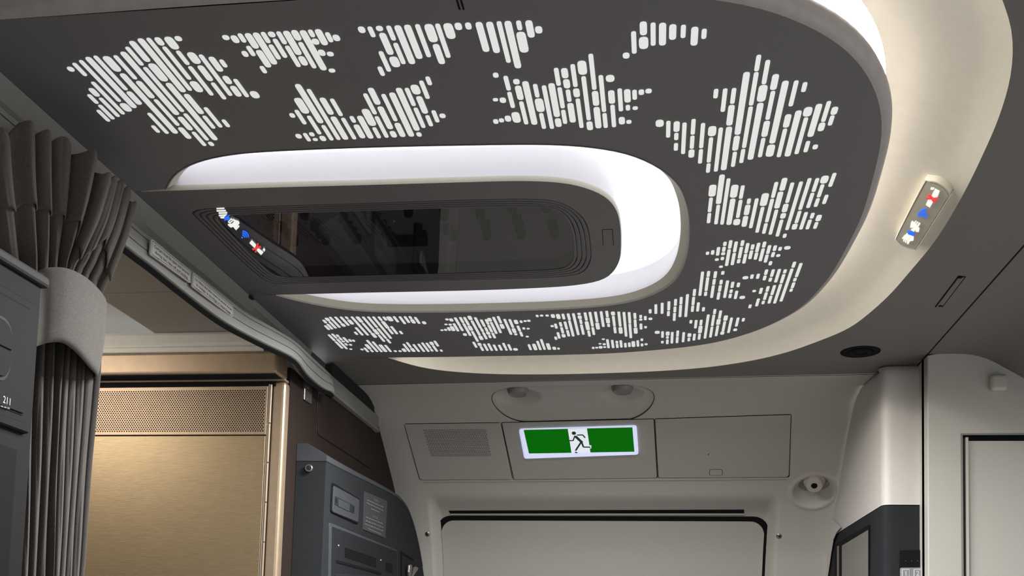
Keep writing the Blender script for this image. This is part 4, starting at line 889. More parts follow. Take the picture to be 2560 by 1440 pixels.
# lavatory wall
YW = 2.33
wr = [ony(x, y, YW) for x, y in ((2321, 889), (2352, 884.5), (2400, 884.5), (2430, 887), (2456, 893), (2482, 903), (2508, 917), (2535, 932), (2562, 947), (2620, 985), (2700, 1040))]
wr = resample(catmull(wr+[A(1.02, YW, 1.955), A(1.25, YW, 1.93), A(1.60, YW, 1.925)], 6), 70)
xw0 = 0.590
top = [A(max(p[0], xw0), YW, p[2]) for p in wr]
lavw = empty('wall_right', (0.8, YW, 0)); tag(lavw, 'pale grey lavatory wall facing the camera at the right edge', 'wall', kind='structure')
fr = [A(xw0, YW, 0), A(xw0, YW, top[0][2])]+top[1:]+[A(top[-1][0], YW, 0)]
d0 = ony(2402, 1083.5, YW)
xr2 = 1.22
hole_ = [A(d0[0], YW, 0.05), A(d0[0], YW, d0[2]), A(xr2, YW, d0[2]), A(xr2, YW, 0.05)]
def fill_y(name, outer, holes, mat, root):
    bm = bmesh.new(); es = []
    for lp in [outer]+holes:
        v_ = [bm.verts.new(tuple(map(float, p))) for p in lp]
        for i in range(len(v_)): es.append(bm.edges.new((v_[i-1], v_[i])))
    bmesh.ops.triangle_fill(bm, use_beauty=True, use_dissolve=False, edges=es)
    for f in bm.faces:
        if f.normal.y > 0: f.normal_flip()
    me = bpy.data.meshes.new(name); bm.to_mesh(me); bm.free()
    o = bpy.data.objects.new(name, me); COL.objects.link(o); me.materials.append(M[mat])
    if root: part(o, root)
    return o
fill_y('wall_face', fr, [hole_], 'lav', lavw)
B().loft([[A(xw0, YW, 0), A(xw0, YW, top[0][2])], [A(xw0-0.002, YW+0.002, 0), A(xw0-0.002, YW+0.002, top[0][2])], [A(xw0-0.002, 2.46, 0), A(xw0-0.002, 2.46, top[0][2])]], False).build('wall_return', 'lav', lavw)
B().box((0.6085, YP+0.002, 0.1), (0.6105, YP+0.05, 2.148)).build('shadow_gap', 'gap', lavw)
B().loft([hole_, [p+A(0, 0.030, 0) for p in hole_]], True).build('door_reveal', 'dark', lavw)
B().loft([[p-A(0, 0.0006, 0) for p in hole_], [p-A(0, 0.0006, 0) for p in [hole_[0]+A(0.004, 0, 0.004), hole_[1]+A(0.004, 0, -0.004), hole_[2]+A(-0.004, 0, -0.004), hole_[3]+A(-0.004, 0, 0.004)]]], True).build('frame_edge', 'headgrey', lavw)
B().box((xw0-0.002, YW+0.0305, 0.0), (1.60, YW+0.05, 2.20)).build('leak_block', 'dark', lavw)  # dark backing added behind the wall to stop world light leaking through
ldoor = empty('door_2', (0.8, YW, 0)); tag(ldoor, 'pale grey lavatory door recessed in its dark frame at lower right', 'door', kind='structure')
dd = ony(2420, 1102, YW+0.012)
B().box((dd[0], YW+0.012, 0.06), (xr2-0.004, YW+0.028, dd[2])).build('door_leaf', 'lav', ldoor, bevel=0.001)
d1 = ony(2413, 1093, YW+0.008)
B().box((d1[0], YW+0.006, 0.06), (dd[0]-0.0006, YW+0.026, d1[2])).build('edge_profile', 'valance', ldoor, bevel=0.001)
cap = empty('wall_bumper', ony(2490, 960, YW)); tag(cap, 'small rounded grey bumper high on the lavatory wall', 'bumper')
cc = ony(2494, 958, YW-0.001)
B().box((cc[0]-0.018, YW-0.016, cc[2]-0.019), (cc[0]+0.018, YW+0.004, cc[2]+0.018)).build('bumper_cap', 'lav', cap, smooth=True, bevel=0.0085, seg=5)
# right ceiling: the wall-top curve swept back towards the camera
sec = [A(XRIGHT+0.003, 0, ZC)]+[A(p[0], 0, p[2]+0.0002) for p in top if p[0] > XRIGHT+0.01]
cr_ = B().loft([[A(p[0], YW+0.01, p[2]) for p in sec], [A(p[0], -1.3, p[2]) for p in sec]], False).build('ceiling_right', 'ceil', smooth=True)
tag(cr_, 'dark grey ceiling panel sloping down beyond the long seam at right', 'ceiling', kind='structure')
b = B(); b.box((XRIGHT-0.0005, -1.3, ZC), (XRIGHT+0.0032, 2.52, ZC+0.02)); tag(b.build('trim_1', 'gap'), 'thin dark joint between main ceiling and right ceiling panel', 'joint', kind='structure')
# ------------------------------------------------------------------ left side: curtain header rail
CREST = [(346, 569), (391, 602), (452, 654), (511, 699), (582, 756), (618, 783), (665, 809), (700, 829), (740, 855), (784, 896), (827, 936)]
BOTT = [(320, 619), (381.6, 666), (452.5, 723), (523, 778), (570, 810), (618, 836), (665, 860), (740, 898), (769, 937), (807, 970), (826, 976)]
ZCR, ZBT = 2.094, 2.047
cr = [onz(x, y, ZCR) for x, y in CREST]; bo = [onz(x, y, ZBT) for x, y in BOTT]
HY0 = -0.9
cr = [A(-0.797, HY0, ZCR), A(-0.797, 0.6, ZCR), A(-0.798, 1.2, ZCR)]+cr
bo = [A(-0.797, HY0, ZBT), A(-0.797, 0.6, ZBT), A(-0.798, 1.2, ZBT)]+bo
ys = np.concatenate([[HY0, 0.0, 0.6], np.linspace(1.0, cr[-1][1], 60)])
fx = lambda c, y: float(np.interp(y, [p[1] for p in c], [p[0] for p in c]))
crs = catmull(cr, 6); bos = catmull(bo, 6)
hdr = empty('curtain_header', (-0.8, 1.6, 2.05))
tag(hdr, 'grey curtain header rail with grooved fascia running along the left ceiling edge', 'header rail')
def hsec(y):
    xc = fx(crs, y); xb = fx(bos, y)
    return xc, xb
cove_l = [[], [], [], [], []]
for y in ys:
    xc, xb = hsec(y)
    cove_l[0].append(A(XLEFT+0.001, y, ZC-0.0005)); cove_l[1].append(A(XLEFT-0.004, y, 2.138)); cove_l[2].append(A(XLEFT*0.75+(xc-0.012)*0.25-0.006, y, 2.120))
    cove_l[3].append(A(XLEFT*0.3+(xc-0.008)*0.7, y, 2.104)); cove_l[4].append(A(xc-0.001, y, ZCR+0.001))
B().loft(cove_l, False).build('upper_cove', 'headgrey', hdr, smooth=True)
fas = [[], [], [], [], [], [], []]
for y in ys:
    xc, xb = hsec(y)
    for k, t in enumerate((0, 0.06, 0.5, 0.86, 0.96, 1.0)):
        bulge = 0.002*math.sin(math.pi*t)
        fas[k].append(A(xc*(1-t)+xb*t+bulge-(0.003 if t == 1.0 else 0), y, ZCR*(1-t)+ZBT*t))
    fas[6].append(A(xb-0.02, y, ZBT+0.001))
B().loft(fas, False).build('fascia', 'headgrey', hdr, smooth=True)
for t in (0.20, 0.62):
    rows = [[], []]
    for y in ys[6:]:
        xc, xb = hsec(y)
        for k, dt in enumerate((-0.010, 0.010)):
            q = t+dt; rows[k].append(A(xc*(1-q)+xb*q+0.002*math.sin(math.pi*q)+0.0004, y, ZCR*(1-q)+ZBT*q))
    B().loft(rows, False).build('groove_line', 'box', hdr)
lipr = [[], [], [], []]
for y in ys:
    xc, xb = hsec(y)
    lipr[0].append(A(xb-0.006, y, ZBT+0.004)); lipr[1].append(A(xb-0.001, y, ZBT-0.004)); lipr[2].append(A(xb-0.007, y, ZBT-0.009)); lipr[3].append(A(xb-0.012, y, ZBT+0.004))
B().loft(lipr, False).build('rubber_lip', 'black', hdr, smooth=True)
# closed end and back of the header
ye = ys[-1]; xc, xb = hsec(ye)
B().loft([[A(xc, ye, ZCR), A(xb, ye, ZBT)], [A(XL+0.001, ye, ZCR), A(XL+0.001, ye, ZBT)]], False).build('end_cap', 'headgrey', hdr)
B().loft([[A(hsec(y)[1]-0.0125, y, ZBT+0.003) for y in ys], [A(min(hsec(y)[1]-0.0125, XLEFT-0.006), y, 2.10) for y in ys], [A(min(hsec(y)[1]-0.0125, XLEFT-0.006), y, 2.16) for y in ys]], False).build('header_back', 'headgrey', hdr)
B().box((-0.8145, 1.868, 2.144), (-0.809, 1.882, 2.1485)).build('clip', 'box', hdr)

# placards on the fascia
def fas_pt(x, y, lift=0.0022):
    p = onx(x, y, -0.7965)
    return p+A(lift, 0, 0)
def placard(name, q, lines, label, ht):
    c = [fas_pt(*p) for p in q]
    n = normal_of(c); R_ = empty(name, sum(c)/4); tag(R_, label, 'placard')
    plate('plate', c, 0.004, 0.001, 0.0003, 'label', R_, n=n)
    ci = inset(c, 0.0022)
    lo = round_poly(ci, 0.003, 4); li = round_poly(inset(ci, 0.0007), 0.0025, 4)
    B().loft([[p+n*0.0011 for p in lo], [p+n*0.0011 for p in li]], True).build('border', 'ink', R_)
    xd = unit(c[1]-c[0]); yd = unit(c[0]-c[3]); Wd = np.linalg.norm(c[1]-c[0]); Ht = np.linalg.norm(c[0]-c[3])
    for k, (s, w0, ww) in enumerate(lines):
        text('lettering', s, c[3]+xd*Wd*w0+yd*Ht*(0.60-0.31*k)+n*0.0012, xd, yd, Ht*ht, 'ink', R_, width=Wd*ww)
    b = B(); 
    for a0, a1, w in ((0.05, 0.20, 0.0012), ):
        stroke(b, c[3]+xd*Wd*a0+yd*Ht*0.085+n*0.0010, c[3]+xd*Wd*a1+yd*Ht*0.085+n*0.0010, w, n, 0.0003)
    tag(b.build('small_print', 'dimprint', R_), kind='stuff')
placard('curtain_placard', [(374.6, 596.5), (473.7, 678), (472.5, 709), (371, 636)], [('Curtain must be open and secured', 0.07, 0.88), ('during taxi, take-off and landing', 0.10, 0.82)],
        'small grey placard in English about the curtain, on the header rail', 0.27)
placard('curtain_placard', [(478.4, 680), (580, 767.7), (578.8, 794), (475.5, 716)], [('Le rideau doit être ouvert et attaché durant', 0.06, 0.90), ("le roulage, le décollage et l'atterrissage", 0.09, 0.84)],
        'small grey placard in French about the curtain, on the header rail', 0.25)

# ------------------------------------------------------------------ left partition (brown) with panel, trim and bracket
YC = 2.036
wl = empty('wall_left', (XL, 2.5, 0)); tag(wl, 'dark brown wood-grain partition beside the door, behind the charcoal module', 'wall', kind='structure')
B().box((XL-0.02, YC+0.0305, 0.0), (XL, 3.3, 2.060)).build('wall_face', 'brown', wl)
B().box((XL-0.02, 2.345, 2.060), (XL, 3.3, 2.149)).build('upper_wall', 'brown', wl)
ap = [onx(x, y, XL+0.0004) for x, y in ((796, 975), (930, 1071), (926, 1173), (793, 1087))]
plate('access_gap', ap, [0.002, 0.002, 0.004, 0.010], 0.0004, 0, 'gap', wl, n=A(1, 0, 0))
plate('access_panel', inset(ap, 0.0016), [0.002, 0.002, 0.004, 0.009], 0.0016, 0.0008, 'brown', wl, n=A(1, 0, 0))
lo = onx(796, 979, XL+0.002); l2 = onx(792.5, 1082, XL+0.002)
b = B(); stroke(b, A(XL+0.0016, lo[1], lo[2]), A(XL+0.0016, lo[1], l2[2]), 0.0014, A(1, 0, 0), 0.0006); b.build('panel_edge', 'steel', wl)
# grey trim strip closing wall and lining
t0, t1 = onx(827, 936, XL+0.007), onx(930, 1022, XL+0.007)
bt0, bt1 = onx(820, 977, XL+0.007), onx(945, 1073, XL+0.007)
b = B(); zt, zb_ = t0[2], bt0[2]
secs = []
for y in np.linspace(2.25, 2.74, 12):
    secs.append([A(XL, y, zt+0.004), A(XL+0.006, y, zt), A(XL+0.0075, y, (zt+zb_)/2), A(XL+0.006, y, zb_+0.012), A(XL+0.010, y, zb_+0.008), A(XL+0.010, y, zb_), A(XL, y, zb_-0.002)])
B().loft(secs, False, False, False).build('wall_trim', 'headgrey', wl, smooth=True)
B().box((XL, 2.33, zt+0.002), (XL+0.004, 2.70, 2.149)).build('upper_filler', 'dark', wl)
bk = empty('hinge_bracket', onx(765, 980, XL)); tag(bk, 'small steel bracket with two rivets on the brown partition under the header', 'bracket')
bc = [onx(*q, XL+0.0005) for q in ((759, 940), (777, 952), (775, 1010), (757, 999))]
plate('bracket_plate', bc, 0.001, 0.004, 0.0006, 'steel', bk, n=A(1, 0, 0))
for q in ((770, 967), (769, 998)):
    B().lathe(onx(*q, XL+0.0045), (1, 0, 0), [(0.0035, -0.001), (0.0035, 0.001), (0.002, 0.002)], 12).build('rivet', 'steel', bk, smooth=True)

# ------------------------------------------------------------------ charcoal attendant module on the partition
XB, YB = -0.728, 2.123
bx = empty('attendant_module', (XB, YB, 0.4)); tag(bx, 'charcoal wall module with small display, caution placard and recessed black console', 'wall module')
far = [onx(x, y, XB) for x, y in ((816, 1152), (880, 1185), (940, 1214), (985, 1238), (1003, 1252), (1018, 1272), (1033, 1310), (1046, 1360), (1056, 1415), (1062, 1460), (1066, 1520))]
prof_ = [A(0, YB, far[0][2])]+[A(0, p[1], p[2]) for p in far[1:]]
prof_ = catmull(prof_, 5); low = 0.35
side = [A(XB, p[1], p[2]) for p in prof_]+[A(XB, prof_[-1][1], low), A(XB, YB, low)]
B().prism(side, A(XL-XB+0.001, 0, 0)).build('body', 'box', bx)
# sloping cap on top
zc_ = far[0][2]; zt_ = ony(745, 1110, YB)[2]
capl = []
for p in [A(0, YB-0.001, 0)]+[A(0, q[1], 0) for q in prof_[2:-10]]:
    k = np.interp(p[1], [YB, prof_[-11][1]], [0, 1]); zz = float(np.interp(p[1], [q[1] for q in prof_], [q[2] for q in prof_]))
    hgt = (zt_-zc_)*(1-k)**0.6*0.999+0.0015
    capl.append([A(XB+0.0012, p[1], zz-0.001), A(XB+0.0012, p[1], zz+hgt*0.30), A(XB-0.043, p[1], zz+hgt), A(XL+0.001, p[1], zz+hgt), A(XL+0.001, p[1], zz-0.001)])
B().loft(capl, True, True, True).build('cap', 'boxcap', bx, bevel=0.0)
# front lock
lk = ony(773, 1171, YB-0.0005)
lo_ = B().lathe(lk, (0, -1, 0), [(0.0088, -0.001), (0.0088, 0.004), (0.0075, 0.0055), (0.0058, 0.0055), (0.0055, 0.003)], 24).build('lock', 'steel', bx, smooth=True)
B().lathe(lk+A(0, -0.0028, 0), (0, -1, 0), [(0.0048, 0), (0.0044, 0.0028), (0.001, 0.003)], 18).build('lock_core', 'dark', lo_, smooth=True)
xs_ = lambda x, y: onx(x, y, XB+0.0006)
NXp = A(1, 0, 0)
z7 = lambda x, y: xs_(720+x/4.0, 1080+y/4.0)
fr_ = plate('display_frame', [z7(435, 500), z7(712, 668), z7(695, 925), z7(420, 800)], 0.010, 0.0022, 0.0008, 'gap', bx, n=NXp)
plate('display_housing', [z7(442, 535), z7(700, 676), z7(688, 905), z7(430, 800)], 0.008, 0.0042, 0.001, 'boxcap', bx, n=NXp)
xs2 = lambda x, y: onx(720+x/4.0, 1080+y/4.0, XB+0.0050)
dsp = plate('display_recess', [xs2(470, 640), xs2(664, 738), xs2(660, 815), xs2(466, 725)], 0.001, 0.0005, 0, 'dark', bx, n=NXp)
xs3 = lambda x, y: onx(720+x/4.0, 1080+y/4.0, XB+0.0056)
plate('display_glass', [xs3(505, 668), xs3(617, 722), xs3(613, 795), xs3(502, 742)], 0.0005, 0.0004, 0, 'lcd', dsp, n=NXp)
for q in ((478, 662), (652, 748)):
    plate('display_mark', [xs3(*q), xs3(q[0]+6, q[1]+3), xs3(q[0]+4, q[1]+45), xs3(q[0]-2, q[1]+42)], 0, 0.0004, 0, 'black', dsp, n=NXp)
cp = empty('caution_placard', z7(870, 830)); tag(cp, 'charcoal caution placard with pale lettering beside the small display', 'placard')
cq = [z7(762, 592), z7(990, 690), z7(970, 1062), z7(750, 975)]
plate('plate', cq, 0.002, 0.0012, 0.0003, 'boxcap', cp, n=NXp)
xs4 = lambda x, y: onx(720+x/4.0, 1080+y/4.0, XB+0.0021)
yd_ = A(0, 0, 1); xd_ = A(0, 1, 0)
for s, x, y, wpx in (('CAUTION', 858, 682, 905), ('ATTENTION', 845, 850, 900)):
    p0 = xs4(x, y); p1 = xs4(wpx, y+20)
    text('heading', s, p0, xd_, yd_, 0.0085, 'dimprint', cp, width=p1[1]-p0[1])
b = B(); random.seed(3)
for (x0, y0, x1, y1) in ((792, 680, 955, 752), (785, 706, 960, 790), (830, 765, 915, 803), (780, 850, 955, 920), (775, 885, 955, 955), (770, 918, 957, 992), (800, 965, 930, 1022)):
    t = 0.0
    while t < 0.97:
        w = random.uniform(0.06, 0.16); e = min(1.0, t+w)
        p = xs4(x0+(x1-x0)*t, y0+(y1-y0)*t); q = xs4(x0+(x1-x0)*e, y0+(y1-y0)*e)
        stroke(b, p, q, 0.0022, NXp, 0.0002); t = e+0.025
tag(b.build('small_print', 'dimprint', cp), kind='stuff')
# black recessed console
fr2 = [z7(405, 905), z7(1085, 1180), z7(1085, 1700), z7(392, 1700)]
plate('console_frame', fr2, 0.008, 0.0030, 0.0012, 'boxcap', bx, n=NXp)
xs5 = lambda x, y: onx(720+x/4.0, 1080+y/4.0, XB+0.0036)
plate('console_face', [xs5(440, 945), xs5(1090, 1195), xs5(1090, 1700), xs5(425, 1700)], 0.004, 0.0006, 0, 'darker', bx, n=NXp)
xs6 = lambda x, y: onx(720+x/4.0, 1080+y/4.0, XB+0.0046)
b = B()
for k in range(6):
    y = 1160+k*17
    stroke(b, xs6(568, y), xs6(880, y+105), 0.0022, NXp, 0.0004)
    stroke(b, xs6(975, 1305+k*16), xs6(1045, 1330+k*16), 0.0022, NXp, 0.0004)
tag(b.build('vent_slits', 'black', bx), kind='stuff')
for q in ((505, 1135), (928, 1281)):
    B().lathe(xs6(*q), (1, 0, 0), [(0.0018, -0.001), (0.0018, 0.0008)], 10).build('rivet', 'print', bx)
b = B(); stroke(b, xs6(482, 1292), xs6(930, 1415), 0.006, NXp, 0.001); b.build('hand_grip', 'black', bx)
plate('lower_flap', [xs6(475, 1420), xs6(875, 1430), xs6(875, 1700), xs6(470, 1700)], 0.002, 0.002, 0.0006, 'dark', bx, n=NXp)
plate('harness_recess', [z7(1125, 1190), z7(1250, 1270), z7(1270, 1700), z7(1125, 1700)], 0.003, 0.0022, 0.0008, 'gap', bx, n=NXp)
plate('harness_plate', [xs5(1145, 1235), xs5(1260, 1300), xs5(1275, 1700), xs5(1145, 1700)], 0.003, 0.0018, 0.0008, 'darker', bx, n=NXp)
for lb, pts in (('front steel harness clip hanging at the lower edge of the charcoal module', [(1196, 1330), (1210, 1322), (1224, 1335), (1215, 1400), (1206, 1470), (1195, 1470), (1190, 1400)]),
                ('rear steel harness clip hanging at the lower edge of the charcoal module', [(1240, 1352), (1262, 1345), (1286, 1358), (1280, 1378), (1250, 1420), (1225, 1470), (1205, 1470), (1228, 1410)])):
    pt = [onx(720+x/4.0, 1080+y/4.0, XB+0.012) for x, y in pts]
    o_ = B().prism(pt, A(0.006, 0, 0)).build('harness_clip', 'steel', smooth=False, bevel=0.0012)
    tag(o_, lb, 'clip', 'harness clips')

# ------------------------------------------------------------------ bronze galley cabinet
cb = empty('bronze_cabinet', (-1.2, YC, 0)); tag(cb, 'bronze metallic galley cabinet with perforated vent over a brushed door', 'cabinet')
XC0 = -1.75
zc1 = ony(450, 955.5, YC)[2]
B().box((XC0, YC, 0.0), (XL+0.002, YC+0.03, zc1)).build('carcass', 'bronze2', cb, bevel=0.008, seg=3)
yv = lambda x, y: ony(x, y, YC-0.0008)
vq = [yv(226, 966.5), yv(671, 966), yv(667, 1089.5), yv(222, 1086.5)]
zt1, zb1 = vq[1][2], 0.5*(vq[2][2]+vq[3][2]); xr_ = yv(669, 1020)[0]
B().box((XC0+0.02, YC-0.001, zt1), (xr_+0.016, YC+0.0, zc1-0.001)).build('top_gap', 'black', cb)
vp = [A(XC0+0.02, YC-0.0005, zt1), A(xr_, YC-0.0005, zt1), A(xr_, YC-0.0005, zb1), A(XC0+0.02, YC-0.0005, zb1)]
plate('vent_panel', vp, 0.0008, 0.0035, 0.0008, 'bronze2', cb, n=NF)
inn = [yv(226, 971), yv(668, 970)]
yh = lambda x, y: ony(x, y, YC-0.0045)
ha, hb = yh(662, 976), yh(658, 1077); x0h = yh(200, 1000)[0]
pit = (ha[0]-x0h)/76.5; rows_ = 23; zh = np.linspace(ha[2], hb[2], rows_)
b = B()
for i in range(rows_):
    for j in range(78):
        x = ha[0]-pit*(j+0.5*(i % 2))
        b.add([A(x+0.00165*math.cos(k*math.pi/4), YC-0.0042, zh[i]+0.00165*math.sin(k*math.pi/4)) for k in range(8)], [tuple(range(8))])
tag(b.build('vent_holes', 'ink', cb), kind='stuff')
plate('cabinet_door', [A(XC0+0.02, YC-0.0005, zb1-0.0022), A(xr_-0.0005, YC-0.0005, zb1-0.0022), A(xr_-0.0005, YC-0.0005, 0.3), A(XC0+0.02, YC-0.0005, 0.3)], 0.0008, 0.0035, 0.0008, 'bronze', cb, n=NF)
B().box((XC0+0.02, YC-0.0012, zb1-0.0024), (xr_, YC, zb1+0.0002)).build('door_gap', 'black', cb)
hx = xr_+0.0045
B().box((xr_+0.0008, YC-0.0020, 0.3), (xr_+0.0028, YC, zt1+0.004)).build('hinge_leaf', 'valance', cb)
for k in range(7):
    z1_ = zt1+0.004-k*0.085
    b = B(); b.lathe(A(hx+0.002, YC-0.0025, z1_-0.0835), (0, 0, 1), [(0.0024, 0), (0.0024, 0.0825)], 12); b.build('hinge_knuckle', 'bronze2', cb, smooth=True)
B().box((hx+0.0052, YC-0.0012, 0.3), (hx+0.0068, YC, zt1+0.004)).build('hinge_gap', 'black', cb)
# bronze fascia over the cabinet
zf0 = ony(450, 950, YC)[2]; yf = onz(450, 935, zf0)[1]; zf1 = ony(450, 880, yf)[2]
xf1 = ony(692, 910, yf)[0]
B().box((XC0, yf, zf0), (xf1, YC+0.02, zf1)).build('fascia', 'bronze2', cb, bevel=0.006, seg=3)
B().box((XC0, YC-0.004, zc1), (XL+0.001, YC+0.02, zf0)).build('shadow_rail', 'bronze2', cb, bevel=0.001)
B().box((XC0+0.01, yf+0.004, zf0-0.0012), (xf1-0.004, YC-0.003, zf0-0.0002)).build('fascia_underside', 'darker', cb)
# valance above
vl = empty('galley_valance', (-1.2, yf, zf1)); tag(vl, 'pale grey valance with a groove above the bronze cabinet', 'valance')
zv = ony(450, 830, yf+0.006)[2]; zg = ony(450, 866, yf+0.004)[2]
secs = []
for x in (XC0, -0.83):
    secs.append([A(x, yf+0.003, zf1), A(x, yf+0.001, zf1+0.002), A(x, yf+0.001, zg-0.003), A(x, yf+0.004, zg), A(x, yf+0.004, zg+0.003), A(x, yf+0.002, zg+0.007), A(x, yf+0.006, zv-0.006), A(x, yf+0.010, zv), A(x, yf+0.05, zv)])
B().loft(secs, False).build('valance_board', 'valance', vl, smooth=False)
# ------------------------------------------------------------------ galley ceiling left of the header
zg_ = zv+0.0005
gcl = empty('ceiling_galley', (-1.1, 1.5, zg_)); tag(gcl, 'brownish grey galley ceiling panels seen under the header rail', 'ceiling', kind='structure')
xa = onz(320, 790, zg_)[0]; ysm = onz(350, 732, zg_)[1]; yb_ = yf+0.012
B().box((xa, ysm+0.0012, zg_), (-0.86, yb_+0.03, zg_+0.012)).build('ceiling_board', 'galceil', gcl, bevel=0.001)
B().box((xa, -0.9, zg_), (-0.86, ysm-0.0012, zg_+0.012)).build('ceiling_board', 'galceil', gcl, bevel=0.001)
B().box((xa, ysm-0.0012, zg_+0.003), (-0.86, ysm+0.0012, zg_+0.006)).build('joint', 'gap', gcl)
B().box((-1.9, -0.9, zg_+0.035), (xa+0.01, yb_+0.2, zg_+0.045)).build('raised_board', 'valance', gcl)
wlg = B().box((-1.92, -0.9, 0.0), (-1.90, 2.3, 2.25)).build('wall_galley', 'lav'); tag(wlg, 'pale galley side wall far left behind the curtain', 'wall', kind='structure')
flr = B().box((-2.0, -1.3, -0.05), (1.7, 3.6, 0.0)).build('floor', 'floor'); tag(flr, 'grey cabin floor below the picture', 'floor', kind='structure')

rf = B().box((-2.0, -1.34, 2.30), (1.6, 3.4, 2.32)).build('sky_block', 'gap'); tag(rf, 'unseen dark slab added above the ceiling panels to block the sky', 'ceiling', kind='structure')  # slab added out of view to keep world light out from above
wnr = B().box((-2.0, -1.34, 0.0), (1.6, -1.30, 2.3)).build('wall_near', 'liningp'); tag(wnr, 'unseen grey wall added behind the camera to block world light', 'wall', kind='structure')  # wall added out of view to cut the world light from behind
# ------------------------------------------------------------------ near galley unit with latch and number
XN, YN = -0.74, 1.095
nu_ = empty('galley_unit', (XN, 0.9, 0)); tag(nu_, 'dark grey galley unit with oval latch and number 211 at left edge', 'galley unit')
ztn = onx(100, 716, XN)[2]
B().box((XN-0.16, -0.2, 0.0), (XN, YN, ztn)).build('body', 'unit', nu_, bevel=0.003)
zt2 = onx(105, 704, XN+0.004)[2]
B().box((XN-0.17, -0.2, ztn), (XN+0.006, YN+0.008, ztn+0.014)).build('top_ledge', 'unitcap', nu_, bevel=0.004)
xn = lambda x, y, d=0.0006: onx(x, y, XN+d)
y_r = xn(76, 760)[1]; z_t = xn(60, 765)[2]; z_b = xn(45, 1035)[2]
def yzq(y0, y1, z0, z1, d): return [A(XN+d, y0, z1), A(XN+d, y1, z1), A(XN+d, y1, z0), A(XN+d, y0, z0)]
plate('door_rim', yzq(0.5, y_r+0.006, z_b-0.010, z_t+0.008, 0.0005), 0.003, 0.003, 0.0012, 'unit', nu_, n=NXp)
plate('door_gap', yzq(0.5, y_r-0.004, z_b-0.001, z_t-0.001, 0.0036), 0.003, 0.0006, 0, 'black', nu_, n=NXp)
dlf = plate('door_leaf', yzq(0.5, y_r-0.0055, z_b+0.001, z_t-0.003, 0.0042), 0.002, 0.0016, 0.0006, 'unit', nu_, n=NXp)
lat_o = [xn(x, y, 0.006) for x, y in ((-60, 800), (10, 800), (30, 850), (28, 900), (15, 938), (-60, 942))]
latc = xn(-5, 868, 0.0062); hy, hz = 0.024, 0.036
ovl = [A(XN+0.0058, latc[1]+hy*math.copysign(abs(math.cos(t))**0.7, math.cos(t)), latc[2]+hz*math.copysign(abs(math.sin(t))**0.8, math.sin(t))) for t in np.linspace(0, 2*math.pi, 120, endpoint=False)]
lt = B().prism(ovl, A(0.0012, 0, 0)).build('latch_ring', 'unitcap', dlf)
cen = sum(ovl)/len(ovl)
ov2 = [cen+(p-cen)*0.90 for p in ovl]
B().prism([p+A(0.001, 0, 0) for p in ov2], A(0.0012, 0, 0)).build('latch_gap', 'black', dlf)
up = [cen+(p-cen)*0.86 for p in ovl if p[2] >= cen[2]+0.0015]; dn = [cen+(p-cen)*0.86 for p in ovl if p[2] <= cen[2]+0.0003]
B().prism([p+A(0.0018, 0, 0) for p in up], A(0.0018, 0, 0)).build('latch_paddle', 'unit', dlf)
B().prism([p+A(0.0018, 0, 0) for p in dn], A(0.0018, 0, 0)).build('latch_paddle', 'unit', dlf)
pn_ = xn(7, 1006, 0.0062)
pe_ = xn(25, 1008, 0.0062)
text('unit_number', '211', pn_, (0, 1, 0), (0, 0, 1), 0.0115, 'print', dlf, width=pe_[1]-pn_[1])
b = B()
for k in range(4):
    q0 = xn(-6+k*8, 1013+k*2.2, 0.0062); q1 = xn(0+k*8, 1014.5+k*2.2, 0.0062); stroke(b, q0, q1, 0.0016, NXp, 0.0002)
tag(b.build('small_print', 'dimprint', dlf), kind='stuff')
z_r1 = xn(40, 1060)[2]
plate('rail', yzq(0.5, y_r+0.006, z_r1-0.008, z_r1+0.003, 0.0005), 0.002, 0.006, 0.002, 'unit', nu_, n=NXp)
z_c = xn(40, 1100)[2]
plate('lower_frame', yzq(0.5, y_r+0.004, 0.9, z_c, 0.0005), 0.004, 0.003, 0.001, 'unit', nu_, n=NXp)
plate('lower_bay', yzq(0.5, y_r-0.012, 0.9, z_c-0.012, 0.0035), 0.003, 0.0008, 0, 'black', nu_, n=NXp)

# ------------------------------------------------------------------ curtain gathered by a tie band
cur = empty('curtain', (-0.84, 1.27, 1.0)); tag(cur, 'pleated taupe woven curtain gathered by its band at the left', 'curtain')
# ridge columns: (top px x, top px y, tie px x, bottom px x)
RID = [(-75, 338, -20, 20), (-8, 338, 30, 38), (66, 322, 80, 58), (113, 342, 108, 80), (149, 358, 132, 103), (216, 396, 152, 122), (270, 447, 172, 140), (286, 453, 190, 156), (301, 462, 208, 171), (317, 478, 227, 186), (336, 515, 252, 204)]
RN = len(RID)
def ydep(f, lev):   # depth along the cabin for each fraction of width and level (0 top .. 3 bottom)
    L0 = [(0, 1.02), (1, 1.335)]; L1 = [(0, 1.20), (1, 1.345)]; L2 = [(0, 1.20), (1, 1.335)]
    t = L0 if lev == 0 else L1 if lev == 1 else L2
    return t[0][1]+(t[1][1]-t[0][1])*f
def frame(k, lev, ytie=700, yb=880):
    tx_, ty_, mx, bx_ = RID[k]; f = k/(RN-1)
    tieT = np.interp(mx, [-20, 84, 140, 200, 254], [690, 672, 676, 702, 750]); tieB = np.interp(mx, [-20, 84, 140, 200, 254], [880, 868, 866, 905, 948])
    if lev == 0: return ony(tx_, ty_, ydep(f, 0))
    if lev == 1: return ony(mx, tieT+8, ydep(f, 1))
    if lev == 2: return ony(mx-4, tieB-6, ydep(f, 2))
    return ony(bx_, 1480, ydep(f, 3))
cols = [[frame(k, l) for l in range(4)] for k in range(RN)]
